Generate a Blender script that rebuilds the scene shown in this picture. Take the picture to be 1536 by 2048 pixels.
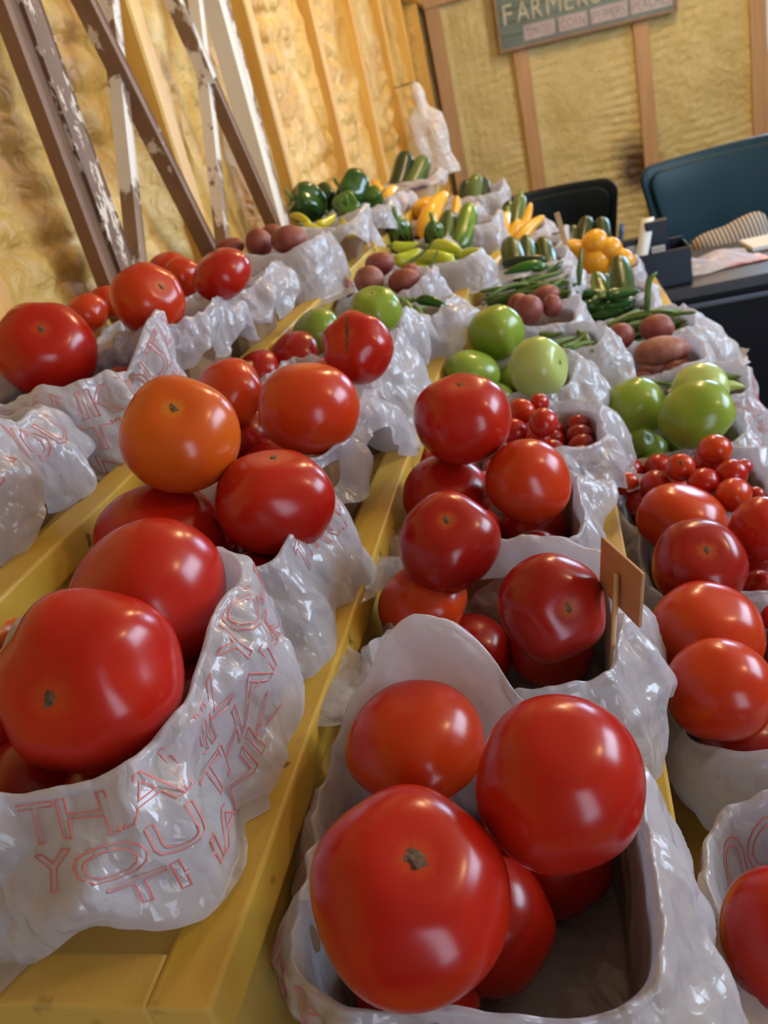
import bpy, bmesh, math, random
import numpy as np
from mathutils import Vector, Matrix, Quaternion, noise

for _o in list(bpy.data.objects): bpy.data.objects.remove(_o)
SC = bpy.context.scene
COL = SC.collection

# ------------------------------------------------------------------ camera
cam_d = bpy.data.cameras.new('camera'); cam = bpy.data.objects.new('camera', cam_d); COL.objects.link(cam)
cam_d.sensor_fit = 'VERTICAL'; cam_d.sensor_height = 36.0; cam_d.sensor_width = 27.0
cam_d.lens = 28.125; cam_d.clip_start = 0.02
EYE = 1.31
cam.matrix_world = Matrix(((0.95842088, 0.12860915, 0.25473340, 0), (0.16996530, 0.45977793, -0.87161692, 0), (-0.22921870, 0.87867169, 0.41880167, EYE), (0, 0, 0, 1)))
cam_d.dof.use_dof = True; cam_d.dof.focus_distance = 0.44; cam_d.dof.aperture_fstop = 13.0
SC.camera = cam

# ------------------------------------------------------------------ world, light, exposure
world = bpy.data.worlds.new('sky'); SC.world = world; world.use_nodes = True
wn = world.node_tree.nodes; wl = world.node_tree.links
bg = wn['Background']; bg.inputs['Strength'].default_value = 1.6
bg.inputs['Color'].default_value = (0.55, 0.75, 1.0, 1)
SC.view_settings.view_transform = 'Standard'; SC.view_settings.look = 'None'
SC.view_settings.gamma = 1.0; SC.view_settings.use_curve_mapping = False
SC.view_settings.exposure = -0.06

def area(name, loc, target, sx, sy, power, col):
    d = bpy.data.lights.new(name, 'AREA'); d.shape = 'RECTANGLE'; d.size = sx; d.size_y = sy
    d.energy = power; d.color = col
    o = bpy.data.objects.new(name, d); COL.objects.link(o); o.location = loc
    dr = Vector(target) - Vector(loc)
    o.rotation_euler = dr.to_track_quat('-Z', 'Y').to_euler(); return o
def bulb(name, loc, power, col, r=0.035):
    d = bpy.data.lights.new(name, 'POINT'); d.energy = power; d.color = col; d.shadow_soft_size = r
    o = bpy.data.objects.new(name, d); COL.objects.link(o); o.location = loc; return o
area('daylight_door', (1.45, -1.66, 1.05), (1.45, 0, 1.05), 0.95, 1.95, 26, (0.72, 0.82, 1.0))
area('daylight_window_far', (1.95, 5.86, 1.75), (1.95, 0, 1.75), 1.2, 1.2, 105, (0.42, 0.68, 1.0))
area('daylight_window_right', (2.46, 1.75, 1.90), (0.0, 1.75, 1.90), 1.8, 1.00, 85, (0.62, 0.80, 1.0))
bulb('warm_bulb_right', (1.45, 0.70, 2.25), 19, (1.0, 0.66, 0.32))
bulb('warm_bulb_middle', (0.35, 2.6, 2.35), 34, (1.0, 0.70, 0.38), 0.05)
bulb('warm_bulb_far', (0.75, 4.3, 2.35), 30, (1.0, 0.70, 0.38), 0.05)

# ------------------------------------------------------------------ helpers
def tag(o, label=None, cat=None, group=None, kind=None):
    if label: o['label'] = label
    if cat: o['category'] = cat
    if group: o['group'] = group
    if kind: o['kind'] = kind
    return o
def mesh_from(name, V, F, smooth=True):
    m = bpy.data.meshes.new(name)
    m.from_pydata([tuple(v) for v in V] if not isinstance(V, np.ndarray) else V.tolist(), [], F if isinstance(F, list) else F.tolist())
    if smooth: m.polygons.foreach_set('use_smooth', [True]*len(m.polygons))
    m.update(); return m
def obj(name, m, mat=None, parent=None, loc=None, rot=None):
    o = bpy.data.objects.new(name, m); COL.objects.link(o)
    if mat is not None and len(m.materials) == 0: m.materials.append(mat)
    if parent is not None: o.parent = parent
    if loc is not None: o.location = loc
    if rot is not None:
        if isinstance(rot, Quaternion): o.rotation_mode = 'QUATERNION'; o.rotation_quaternion = rot
        else: o.rotation_euler = rot
    return o
def empty(name, loc=(0, 0, 0)):
    o = bpy.data.objects.new(name, None); COL.objects.link(o); o.location = loc; o.empty_display_size = 0.02; return o
def grid_faces(nu, nv, wrapu=False, off=0):
    # vertices indexed i*nv + j ; i in nu (wraps), j in nv
    I = np.arange(nu if wrapu else nu-1); J = np.arange(nv-1)
    I, J = np.meshgrid(I, J, indexing='ij'); I2 = (I+1) % nu
    return (np.stack([I*nv+J, I2*nv+J, I2*nv+J+1, I*nv+J+1], -1).reshape(-1, 4)+off)
def box_mesh(name, x0, x1, y0, y1, z0, z1, bev=0.0, seg=1):
    bm = bmesh.new(); bmesh.ops.create_cube(bm, size=1)
    for v in bm.verts:
        v.co = Vector(((x0+x1)/2+v.co.x*(x1-x0), (y0+y1)/2+v.co.y*(y1-y0), (z0+z1)/2+v.co.z*(z1-z0)))
    if bev: bmesh.ops.bevel(bm, geom=bm.edges[:], offset=bev, segments=seg, profile=.6, affect='EDGES')
    m = bpy.data.meshes.new(name); bm.to_mesh(m); bm.free(); return m
def box(name, x0, x1, y0, y1, z0, z1, mat, parent=None, bev=0.0, seg=1):
    return obj(name, box_mesh(name, x0, x1, y0, y1, z0, z1, bev, seg), mat, parent)
def beam_mesh(name, A, B, w, d, side, bev=.002):
    # a bar from A to B, w wide along 'side x axis', d deep along side
    A = Vector(A); B = Vector(B); ax = (B-A).normalized(); s = Vector(side).normalized(); t = ax.cross(s).normalized(); s = t.cross(ax)
    bm = bmesh.new(); bmesh.ops.create_cube(bm, size=1); L = (B-A).length; C = (A+B)/2
    for v in bm.verts: c = v.co.copy(); v.co = C+ax*c.x*L+t*c.y*w+s*c.z*d
    if bev: bmesh.ops.bevel(bm, geom=bm.edges[:], offset=bev, segments=1, affect='EDGES')
    m = bpy.data.meshes.new(name); bm.to_mesh(m); bm.free(); return m
class Nz:
    """cheap smooth random field on numpy arrays: a sum of sine waves"""
    def __init__(s, seed, n=8, f=1.0, dim=3):
        r = np.random.RandomState(seed); s.k = r.normal(size=(n, dim))*f; s.p = r.uniform(0, 6.28, n); s.n = n
    def __call__(s, P):
        return np.sin(P@s.k.T+s.p).sum(-1)/math.sqrt(s.n)*.8

class Tri:
    """sum of triangle waves in random directions: flat facets that meet in sharp creases"""
    def __init__(s, seed, n=6, f=1.0):
        r = np.random.RandomState(seed); k = r.normal(size=(n, 3)); k /= np.linalg.norm(k, axis=1, keepdims=True); s.k = k*f*r.uniform(.6, 1.5, (n, 1)); s.p = r.uniform(0, 2, n); s.n = n
        s.w = r.uniform(.5, 1.3, n)
    def __call__(s, P):
        t = P@s.k.T+s.p; return ((np.abs((t % 2)-1)-.5)*s.w*2).sum(-1)/math.sqrt(s.n)

# ------------------------------------------------------------------ materials
def new_mat(name):
    m = bpy.data.materials.new(name); m.use_nodes = True
    n = m.node_tree.nodes; b = n['Principled BSDF']; return m, n, m.node_tree.links, b
def ramp(n, stops):
    r = n.new('ShaderNodeValToRGB'); e = r.color_ramp.elements
    while len(e) < len(stops): e.new(0.5)
    for q, (p, c) in zip(e, stops): q.position = p; q.color = (*c, 1)
    return r
def noise_mat(name, stops, scale=5, detail=4, rough=0.5, bump=0.0, bscale=None, stretch=(1, 1, 1), spec=0.5, coords='Object', bdist=.01, rough2=None, dist=0.0, sub=0.0):
    m, n, l, b = new_mat(name)
    tc = n.new('ShaderNodeTexCoord'); mp = n.new('ShaderNodeMapping'); mp.inputs['Scale'].default_value = stretch
    l.new(tc.outputs[coords], mp.inputs[0])
    t = n.new('ShaderNodeTexNoise'); t.inputs['Scale'].default_value = scale; t.inputs['Detail'].default_value = detail; t.inputs['Distortion'].default_value = dist
    l.new(mp.outputs[0], t.inputs[0]); r = ramp(n, stops); l.new(t.outputs[0], r.inputs[0]); l.new(r.outputs[0], b.inputs['Base Color'])
    b.inputs['Roughness'].default_value = rough; b.inputs['Specular IOR Level'].default_value = spec
    if sub: b.inputs['Subsurface Weight'].default_value = sub; b.inputs['Subsurface Radius'].default_value = (.01, .004, .002); b.inputs['Subsurface Scale'].default_value = 1
    if bump:
        t2 = n.new('ShaderNodeTexNoise'); t2.inputs['Scale'].default_value = bscale or scale*4; t2.inputs['Detail'].default_value = 5
        l.new(mp.outputs[0], t2.inputs[0]); bp = n.new('ShaderNodeBump'); bp.inputs['Strength'].default_value = bump; bp.inputs['Distance'].default_value = bdist
        l.new(t2.outputs[0], bp.inputs['Height']); l.new(bp.outputs[0], b.inputs['Normal'])
        if rough2 is not None:
            mr = n.new('ShaderNodeMapRange'); mr.inputs[3].default_value = rough; mr.inputs[4].default_value = rough2
            l.new(t2.outputs[0], mr.inputs[0]); l.new(mr.outputs[0], b.inputs['Roughness'])
    return m
def tomato_mat(name, c0, c1, cp, speck=None):
    """skin: body colour c0..c1, cp round the stem end (local +Z)"""
    m, n, l, b = new_mat(name)
    tc = n.new('ShaderNodeTexCoord'); oi = n.new('ShaderNodeObjectInfo')
    ad = n.new('ShaderNodeVectorMath'); ad.operation = 'ADD'; l.new(tc.outputs['Object'], ad.inputs[0])
    cmb = n.new('ShaderNodeCombineXYZ'); l.new(oi.outputs['Random'], cmb.inputs[0]); l.new(oi.outputs['Random'], cmb.inputs[1]); l.new(cmb.outputs[0], ad.inputs[1])
    t = n.new('ShaderNodeTexNoise'); t.inputs['Scale'].default_value = 14; t.inputs['Detail'].default_value = 2; l.new(ad.outputs[0], t.inputs[0])
    r = ramp(n, [(.3, c0), (.75, c1)]); l.new(t.outputs[0], r.inputs[0])
    nm = n.new('ShaderNodeVectorMath'); nm.operation = 'NORMALIZE'; l.new(tc.outputs['Object'], nm.inputs[0])
    sp = n.new('ShaderNodeSeparateXYZ'); l.new(nm.outputs[0], sp.inputs[0])
    # streaks running from the stem end
    at = n.new('ShaderNodeMath'); at.operation = 'ARCTAN2'; l.new(sp.outputs[1], at.inputs[0]); l.new(sp.outputs[0], at.inputs[1])
    cs = n.new('ShaderNodeCombineXYZ'); l.new(at.outputs[0], cs.inputs[0]); l.new(oi.outputs['Random'], cs.inputs[1])
    st = n.new('ShaderNodeTexNoise'); st.inputs['Scale'].default_value = 2.2; st.inputs['Detail'].default_value = 3; l.new(cs.outputs[0], st.inputs[0])
    ml = n.new('ShaderNodeMath'); ml.operation = 'MULTIPLY_ADD'; l.new(st.outputs[0], ml.inputs[0]); ml.inputs[1].default_value = .045; l.new(sp.outputs[2], ml.inputs[2])
    mr = n.new('ShaderNodeMapRange'); mr.inputs[1].default_value = .985; mr.inputs[2].default_value = 1.05; l.new(ml.outputs[0], mr.inputs[0])
    mx = n.new('ShaderNodeMix'); mx.data_type = 'RGBA'; l.new(mr.outputs[0], mx.inputs[0]); l.new(r.outputs[0], mx.inputs[6]); mx.inputs[7].default_value = (*cp, 1)
    out = mx.outputs[2]
    v = n.new('ShaderNodeTexVoronoi'); v.inputs['Scale'].default_value = 60; l.new(ad.outputs[0], v.inputs[0])
    lt = n.new('ShaderNodeMath'); lt.operation = 'LESS_THAN'; lt.inputs[1].default_value = .035; l.new(v.outputs['Distance'], lt.inputs[0])
    sc = n.new('ShaderNodeMath'); sc.operation = 'MULTIPLY'; sc.inputs[1].default_value = .5; l.new(lt.outputs[0], sc.inputs[0])
    m2 = n.new('ShaderNodeMix'); m2.data_type = 'RGBA'; l.new(sc.outputs[0], m2.inputs[0]); l.new(out, m2.inputs[6]); m2.inputs[7].default_value = (*(speck or cp), 1)
    l.new(m2.outputs[2], b.inputs['Base Color'])
    b.inputs['Roughness'].default_value = .23; b.inputs['Specular IOR Level'].default_value = .42
    b.inputs['Subsurface Weight'].default_value = .0
    return m
M = {}
M['tom0'] = tomato_mat('tomato_skin_deep_red', (.36, .008, .004), (.45, .016, .005), (.45, .07, .010))
M['tom1'] = tomato_mat('tomato_skin_orange_red', (.47, .024, .005), (.54, .052, .006), (.56, .16, .015))
M['tom2'] = tomato_mat('tomato_skin_orange', (.52, .060, .006), (.58, .125, .008), (.56, .22, .02))
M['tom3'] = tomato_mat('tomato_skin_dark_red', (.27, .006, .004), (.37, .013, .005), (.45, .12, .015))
M['grn0'] = tomato_mat('green_tomato_skin_pale', (.36, .46, .11), (.48, .56, .19), (.28, .40, .07))
M['grn1'] = tomato_mat('green_tomato_skin', (.18, .28, .022), (.30, .38, .055), (.42, .46, .15))
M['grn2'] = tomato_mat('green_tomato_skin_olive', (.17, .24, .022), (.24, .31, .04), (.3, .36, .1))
M['scar'] = noise_mat('corky_stem_scar', [(.3, (.045, .024, .014)), (.7, (.17, .095, .050))], 300, 3, .8, .6, 500, bdist=.002)
M['yellow'] = None
def paint_mat():
    m, n, l, b = new_mat('yellow_painted_wood')
    tc = n.new('ShaderNodeTexCoord'); mp = n.new('ShaderNodeMapping'); mp.inputs['Scale'].default_value = (30, 2.2, 30); l.new(tc.outputs['Object'], mp.inputs[0])
    g = n.new('ShaderNodeTexNoise'); g.inputs['Scale'].default_value = 3; g.inputs['Detail'].default_value = 6; l.new(mp.outputs[0], g.inputs[0])
    w = n.new('ShaderNodeTexNoise'); w.inputs['Scale'].default_value = 9; w.inputs['Detail'].default_value = 6; l.new(tc.outputs['Object'], w.inputs[0])
    r = ramp(n, [(.25, (.42, .25, .028)), (.5, (.56, .35, .040)), (.8, (.66, .45, .075))]); l.new(w.outputs[0], r.inputs[0])
    s = n.new('ShaderNodeTexNoise'); s.inputs['Scale'].default_value = 70; s.inputs['Detail'].default_value = 4; l.new(mp.outputs[0], s.inputs[0])
    s2 = n.new('ShaderNodeTexNoise'); s2.inputs['Scale'].default_value = 48; s2.inputs['Detail'].default_value = 2; l.new(tc.outputs['Object'], s2.inputs[0])
    rr = ramp(n, [(.66, (0, 0, 0)), (.72, (1, 1, 1))]); l.new(s2.outputs[0], rr.inputs[0])
    mx = n.new('ShaderNodeMix'); mx.data_type = 'RGBA'; l.new(rr.outputs[0], mx.inputs[0]); l.new(r.outputs[0], mx.inputs[6]); mx.inputs[7].default_value = (.16, .09, .015, 1)
    # worn edges
    ge = n.new('ShaderNodeNewGeometry'); re = ramp(n, [(.53, (0, 0, 0)), (.60, (1, 1, 1))]); l.new(ge.outputs['Pointiness'], re.inputs[0])
    m3 = n.new('ShaderNodeMix'); m3.data_type = 'RGBA'; l.new(re.outputs[0], m3.inputs[0]); l.new(mx.outputs[2], m3.inputs[6]); m3.inputs[7].default_value = (.60, .42, .13, 1)
    l.new(m3.outputs[2], b.inputs['Base Color'])
    b.inputs['Roughness'].default_value = .38
    bp = n.new('ShaderNodeBump'); bp.inputs['Strength'].default_value = .5; bp.inputs['Distance'].default_value = .0015
    ad = n.new('ShaderNodeMath'); ad.operation = 'ADD'; l.new(g.outputs[0], ad.inputs[0]); l.new(w.outputs[0], ad.inputs[1]); l.new(ad.outputs[0], bp.inputs['Height']); l.new(bp.outputs[0], b.inputs['Normal'])
    return m
M['yellow'] = paint_mat()
def plastic_mat(name, base, tr=.35, alpha=.88):
    m, n, l, b = new_mat(name)
    tc = n.new('ShaderNodeTexCoord')
    dn = n.new('ShaderNodeTexNoise'); dn.inputs['Scale'].default_value = 20; dn.inputs['Detail'].default_value = 3; l.new(tc.outputs['Object'], dn.inputs[0])
    mv = n.new('ShaderNodeVectorMath'); mv.operation = 'MULTIPLY_ADD'; l.new(dn.outputs['Color'], mv.inputs[0]); mv.inputs[1].default_value = (.06, .06, .06); l.new(tc.outputs['Object'], mv.inputs[2])
    prev = None
    for rot, sc in (((.3, .5, .2), 9), ((1.1, .2, 1.4), 13), ((.5, 1.3, 2.2), 17), ((2.0, .7, .4), 24)):
        mp = n.new('ShaderNodeMapping'); mp.inputs['Rotation'].default_value = rot; l.new(mv.outputs[0], mp.inputs[0])
        wv = n.new('ShaderNodeTexWave'); wv.wave_profile = 'TRI'; wv.inputs['Scale'].default_value = sc; l.new(mp.outputs[0], wv.inputs[0])
        if prev is None: prev = wv.outputs['Fac']
        else:
            q = n.new('ShaderNodeMath'); q.operation = 'MULTIPLY_ADD'; q.inputs[1].default_value = 12/sc; l.new(wv.outputs['Fac'], q.inputs[0]); l.new(prev, q.inputs[2]); prev = q.outputs[0]
    n2 = n.new('ShaderNodeTexNoise'); n2.inputs['Scale'].default_value = 90; n2.inputs['Detail'].default_value = 4; n2.inputs['Distortion'].default_value = 1.5; l.new(tc.outputs['Object'], n2.inputs[0])
    ad = n.new('ShaderNodeMath'); ad.operation = 'MULTIPLY_ADD'; l.new(n2.outputs[0], ad.inputs[0]); ad.inputs[1].default_value = .22; l.new(prev, ad.inputs[2])
    bp = n.new('ShaderNodeBump'); bp.inputs['Strength'].default_value = .8; bp.inputs['Distance'].default_value = .0014; l.new(ad.outputs[0], bp.inputs['Height'])
    b.inputs['Base Color'].default_value = (*base, 1); b.inputs['Roughness'].default_value = .19; b.inputs['Specular IOR Level'].default_value = 1.0
    l.new(bp.outputs[0], b.inputs['Normal'])
    t = n.new('ShaderNodeBsdfTranslucent'); t.inputs['Color'].default_value = (*base, 1); l.new(bp.outputs[0], t.inputs['Normal'])
    mx = n.new('ShaderNodeMixShader'); mx.inputs[0].default_value = tr; l.new(b.outputs[0], mx.inputs[1]); l.new(t.outputs[0], mx.inputs[2])
    tp = n.new('ShaderNodeBsdfTransparent'); m2 = n.new('ShaderNodeMixShader'); m2.inputs[0].default_value = alpha
    l.new(tp.outputs[0], m2.inputs[1]); l.new(mx.outputs[0], m2.inputs[2]); l.new(m2.outputs[0], n['Material Output'].inputs[0])
    return m
M['bag'] = plastic_mat('white_thin_plastic', (.72, .71, .78), .45, .80)
M['bag_white'] = plastic_mat('white_opaque_plastic', (.84, .82, .82), .25, .97)
M['print'] = noise_mat('red_print_ink', [(.3, (.55, .10, .10)), (.7, (.66, .20, .19))], 40, 2, .4)
M['carton'] = noise_mat('brown_cardboard', [(.3, (.16, .085, .035)), (.7, (.24, .14, .065))], 12, 4, .8, .2, 120, bdist=.001)
M['carton_pale'] = noise_mat('pale_cardboard', [(.3, (.50, .36, .20)), (.7, (.58, .44, .27))], 12, 4, .8)
M['stripe'] = noise_mat('violet_printed_stripe', [(.3, (.14, .12, .22)), (.7, (.20, .18, .30))], 12, 4, .6)
M['potato'] = noise_mat('red_potato_skin', [(.25, (.17, .032, .024)), (.55, (.26, .058, .042)), (.85, (.33, .11, .07))], 45, 5, .50, .25, 160, bdist=.002)
M['potato2'] = noise_mat('dusty_potato_skin', [(.25, (.15, .045, .028)), (.5, (.28, .085, .055)), (.85, (.38, .18, .11))], 50, 5, .55, .3, 160, bdist=.002)
M['eye'] = noise_mat('potato_eye', [(.3, (.10, .03, .02)), (.7, (.16, .05, .035))], 90, 3, .7)
M['bell'] = noise_mat('dark_green_pepper_skin', [(.3, (.010, .040, .008)), (.7, (.030, .085, .012))], 14, 3, .13)
M['bell2'] = noise_mat('green_pepper_skin', [(.3, (.045, .11, .014)), (.7, (.10, .17, .02))], 14, 3, .15)
M['banana'] = noise_mat('yellow_pepper_skin', [(.3, (.50, .45, .012)), (.7, (.62, .54, .03))], 18, 3, .22)
M['banana2'] = noise_mat('yellow_green_pepper_skin', [(.3, (.36, .43, .020)), (.7, (.54, .54, .045))], 18, 3, .22)
M['squash'] = noise_mat('yellow_squash_skin', [(.3, (.70, .33, .018)), (.7, (.82, .48, .045))], 16, 3, .25)
M['squash2'] = noise_mat('golden_squash_skin', [(.3, (.72, .28, .010)), (.7, (.82, .40, .025))], 16, 3, .25)
M['cuc'] = noise_mat('cucumber_skin', [(.35, (.007, .028, .005)), (.60, (.022, .065, .010)), (.8, (.07, .13, .02))], 10, 4, .26, .3, 120, (4, 4, .7), .38, bdist=.001)
M['cuc2'] = noise_mat('cucumber_skin_yellowing', [(.35, (.03, .075, .01)), (.55, (.10, .20, .02)), (.75, (.34, .42, .05))], 12, 4, .22, .3, 120, (4, 4, .7), bdist=.001)
M['zuc'] = noise_mat('dark_zucchini_skin', [(.35, (.010, .020, .008)), (.7, (.030, .048, .018))], 16, 4, .26, stretch=(4, 4, .7), spec=.36)
M['zuc2'] = noise_mat('light_zucchini_skin', [(.35, (.05, .085, .02)), (.7, (.12, .17, .05))], 16, 4, .26, stretch=(4, 4, .7), spec=.36)
M['okra'] = noise_mat('okra_skin', [(.3, (.07, .15, .02)), (.7, (.15, .24, .045))], 40, 3, .5)
M['okra2'] = noise_mat('pale_okra_skin', [(.3, (.30, .42, .08)), (.7, (.44, .52, .14))], 40, 3, .5)
M['pep'] = noise_mat('hot_pepper_skin', [(.3, (.010, .045, .008)), (.7, (.03, .12, .015))], 20, 3, .12)
M['pep2'] = noise_mat('bright_green_pepper_skin', [(.3, (.02, .09, .008)), (.7, (.05, .17, .018))], 20, 3, .15)
M['bean'] = noise_mat('green_bean_skin', [(.3, (.045, .11, .015)), (.7, (.11, .19, .035))], 25, 3, .4)
M['stem'] = noise_mat('green_stem', [(.3, (.09, .16, .03)), (.7, (.22, .30, .07))], 60, 3, .5)
M['egg'] = noise_mat('eggplant_skin', [(.3, (.008, .003, .010)), (.7, (.02, .006, .022))], 10, 3, .10)
M['crack'] = noise_mat('healed_crack', [(.3, (.05, .018, .008)), (.7, (.16, .07, .025))], 200, 3, .8)

# ------------------------------------------------------------------ setting
FX = -0.62       # face of the studs of the left wall
FARY = 5.70      # face of the studs of the far wall
ZT = 2.62        # ceiling
def foam_mat(name, ca, cb, cc, dark_patch=None):
    m, n, l, b = new_mat(name)
    tc = n.new('ShaderNodeTexCoord')
    t = n.new('ShaderNodeTexNoise'); t.inputs['Scale'].default_value = 5; t.inputs['Detail'].default_value = 7; t.inputs['Distortion'].default_value = .6; l.new(tc.outputs['Object'], t.inputs[0])
    r = ramp(n, [(.25, ca), (.5, cb), (.78, cc)]); l.new(t.outputs[0], r.inputs[0]); out = r.outputs[0]
    if dark_patch:  # dark brown patch mixed into the foam colour round this point, streaked sideways
        sp = n.new('ShaderNodeVectorMath'); sp.operation = 'SUBTRACT'; l.new(tc.outputs['Object'], sp.inputs[0]); sp.inputs[1].default_value = dark_patch
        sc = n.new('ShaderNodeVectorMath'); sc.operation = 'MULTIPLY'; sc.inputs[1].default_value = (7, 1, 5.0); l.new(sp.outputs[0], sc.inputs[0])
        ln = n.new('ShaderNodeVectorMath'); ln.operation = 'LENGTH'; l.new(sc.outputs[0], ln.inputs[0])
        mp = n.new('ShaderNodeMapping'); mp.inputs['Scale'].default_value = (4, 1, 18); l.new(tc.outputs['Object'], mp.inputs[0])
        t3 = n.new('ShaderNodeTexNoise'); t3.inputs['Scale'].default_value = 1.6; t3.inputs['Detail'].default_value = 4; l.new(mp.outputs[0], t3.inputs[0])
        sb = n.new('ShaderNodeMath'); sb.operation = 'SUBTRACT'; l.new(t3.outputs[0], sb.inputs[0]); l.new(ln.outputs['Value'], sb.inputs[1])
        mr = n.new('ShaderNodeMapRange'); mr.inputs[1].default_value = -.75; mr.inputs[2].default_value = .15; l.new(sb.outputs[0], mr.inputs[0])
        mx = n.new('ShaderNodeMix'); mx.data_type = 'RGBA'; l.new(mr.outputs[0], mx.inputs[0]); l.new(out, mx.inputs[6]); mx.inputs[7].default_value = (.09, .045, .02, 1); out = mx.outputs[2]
    l.new(out, b.inputs['Base Color']); b.inputs['Roughness'].default_value = .42
    t2 = n.new('ShaderNodeTexNoise'); t2.inputs['Scale'].default_value = 26; t2.inputs['Detail'].default_value = 7; t2.inputs['Distortion'].default_value = 1.0; l.new(tc.outputs['Object'], t2.inputs[0])
    bp = n.new('ShaderNodeBump'); bp.inputs['Strength'].default_value = .9; bp.inputs['Distance'].default_value = .014; l.new(t2.outputs[0], bp.inputs['Height']); l.new(bp.outputs[0], b.inputs['Normal'])
    return m
M['foam'] = foam_mat('yellow_spray_foam', (.50, .26, .045), (.66, .41, .10), (.78, .58, .24))
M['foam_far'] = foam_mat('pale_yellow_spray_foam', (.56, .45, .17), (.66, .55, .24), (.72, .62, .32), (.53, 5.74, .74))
M['stud_pine'] = noise_mat('foam_stained_pine', [(.3, (.60, .31, .06)), (.6, (.72, .43, .09)), (.85, (.78, .52, .14))], 4, 6, .42, .3, 30, (6, 6, .5), bdist=.003)
M['stud_far'] = noise_mat('pale_pine', [(.3, (.46, .27, .13)), (.7, (.58, .37, .19))], 5, 6, .6, .3, 30, (6, 6, .5), bdist=.003)
def chipped(name, base0, base1, white, lo, hi, scale):
    m, n, l, b = new_mat(name)
    tc = n.new('ShaderNodeTexCoord'); mp = n.new('ShaderNodeMapping'); mp.inputs['Scale'].default_value = (1, 1, .45); l.new(tc.outputs['Object'], mp.inputs[0])
    g = n.new('ShaderNodeTexNoise'); g.inputs['Scale'].default_value = 14; g.inputs['Detail'].default_value = 5; l.new(mp.outputs[0], g.inputs[0]); r = ramp(n, [(.3, base0), (.7, base1)]); l.new(g.outputs[0], r.inputs[0])
    t = n.new('ShaderNodeTexNoise'); t.inputs['Scale'].default_value = scale; t.inputs['Detail'].default_value = 7; t.inputs['Roughness'].default_value = .68; l.new(mp.outputs[0], t.inputs[0])
    rr = ramp(n, [(lo, (0, 0, 0)), (hi, (1, 1, 1))]); l.new(t.outputs[0], rr.inputs[0])
    mx = n.new('ShaderNodeMix'); mx.data_type = 'RGBA'; l.new(rr.outputs[0], mx.inputs[0]); l.new(r.outputs[0], mx.inputs[6]); mx.inputs[7].default_value = (*white, 1)
    l.new(mx.outputs[2], b.inputs['Base Color']); b.inputs['Roughness'].default_value = .6
    bp = n.new('ShaderNodeBump'); bp.inputs['Strength'].default_value = .5; bp.inputs['Distance'].default_value = .003; l.new(rr.outputs[0], bp.inputs['Height']); l.new(bp.outputs[0], b.inputs['Normal'])
    return m
M['brown_chip'] = chipped('brown_paint_with_white_chips', (.13, .065, .035), (.22, .12, .07), (.72, .62, .50), .535, .55, 62)
M['brown_board'] = chipped('brown_wood', (.17, .085, .045), (.26, .14, .08), (.66, .56, .44), .63, .65, 18)
M['white_chip'] = chipped('white_paint_worn', (.20, .11, .06), (.32, .20, .12), (.76, .70, .62), .44, .47, 9)
M['white_solid'] = chipped('old_white_paint', (.45, .34, .22), (.55, .44, .30), (.76, .70, .60), .34, .38, 9)

def foam_panel(name, origin, du, dv, nrm, nu, nv, seed, mat, parent, amp=.014, ridge=.007, rk=48):
    u = np.linspace(0, 1, nu); v = np.linspace(0, 1, nv); U, V = np.meshgrid(u, v, indexing='ij')
    O = np.array(origin); du = np.array(du); dv = np.array(dv); N = np.array(nrm)
    P = O+U[..., None]*du+V[..., None]*dv
    a = Nz(seed, 10, 14)(P); a2 = Nz(seed+1, 10, 60)(P)*.6+Tri(seed+4, 6, 30)(P)*.8
    w = Nz(seed+2, 6, 5)(P); msk = np.clip(Nz(seed+3, 6, 6)(P)+.4, 0, 1)
    rd = np.abs(np.sin((P[..., 2]*rk+w*1.4+.25*a2)))**.5
    edge = np.minimum(U, 1-U); lip = np.exp(-(edge/.06)**2)
    d = .7*amp*a+.42*amp*a2-ridge*(1-rd)*msk*2+lip*.022
    P = P+N*d[..., None]
    m = mesh_from(name, P.reshape(-1, 3), grid_faces(nu, nv)); return obj(name, m, mat, parent)
ROOT_L = obj('wall_left', box_mesh('wall_left', FX-.16, FX-.10, -1.75, 5.95, 0, ZT), M['foam']); tag(ROOT_L, kind='structure')
# the stud positions are the real ones: about 0.64 m apart
studs = [-.45, .19, .83, 1.46, 2.10, 2.75, 3.38, 4.06, 4.72, 5.38]
for i, y in enumerate(studs):
    obj('stud', box_mesh('stud', FX-.10, FX, y-.024, y+.024, 0, ZT, .004), M['stud_pine'], ROOT_L)
for i in range(len(studs)-1):
    y0, y1 = studs[i]+.02, studs[i+1]-.02
    if y1 < .2: continue
    near = y0 < 2.5
    foam_panel('foam_panel', (FX-.055, y0, .1), (0, y1-y0, 0), (0, 0, ZT-.1), (1, 0, 0), 64 if near else 40, 300 if near else 260, 40+i, M['foam'], ROOT_L, .013, .008)
foam_panel('foam_panel', (FX-.055, studs[-1]+.02, .1), (0, FARY-studs[-1]-.02, 0), (0, 0, ZT-.1), (1, 0, 0), 20, 120, 77, M['foam'], ROOT_L, .008, .004)
obj('top_plate', box_mesh('top_plate', FX-.09, FX+.012, -1.7, 5.7, 1.915, 1.965, .004), M['stud_pine'], ROOT_L)
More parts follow.
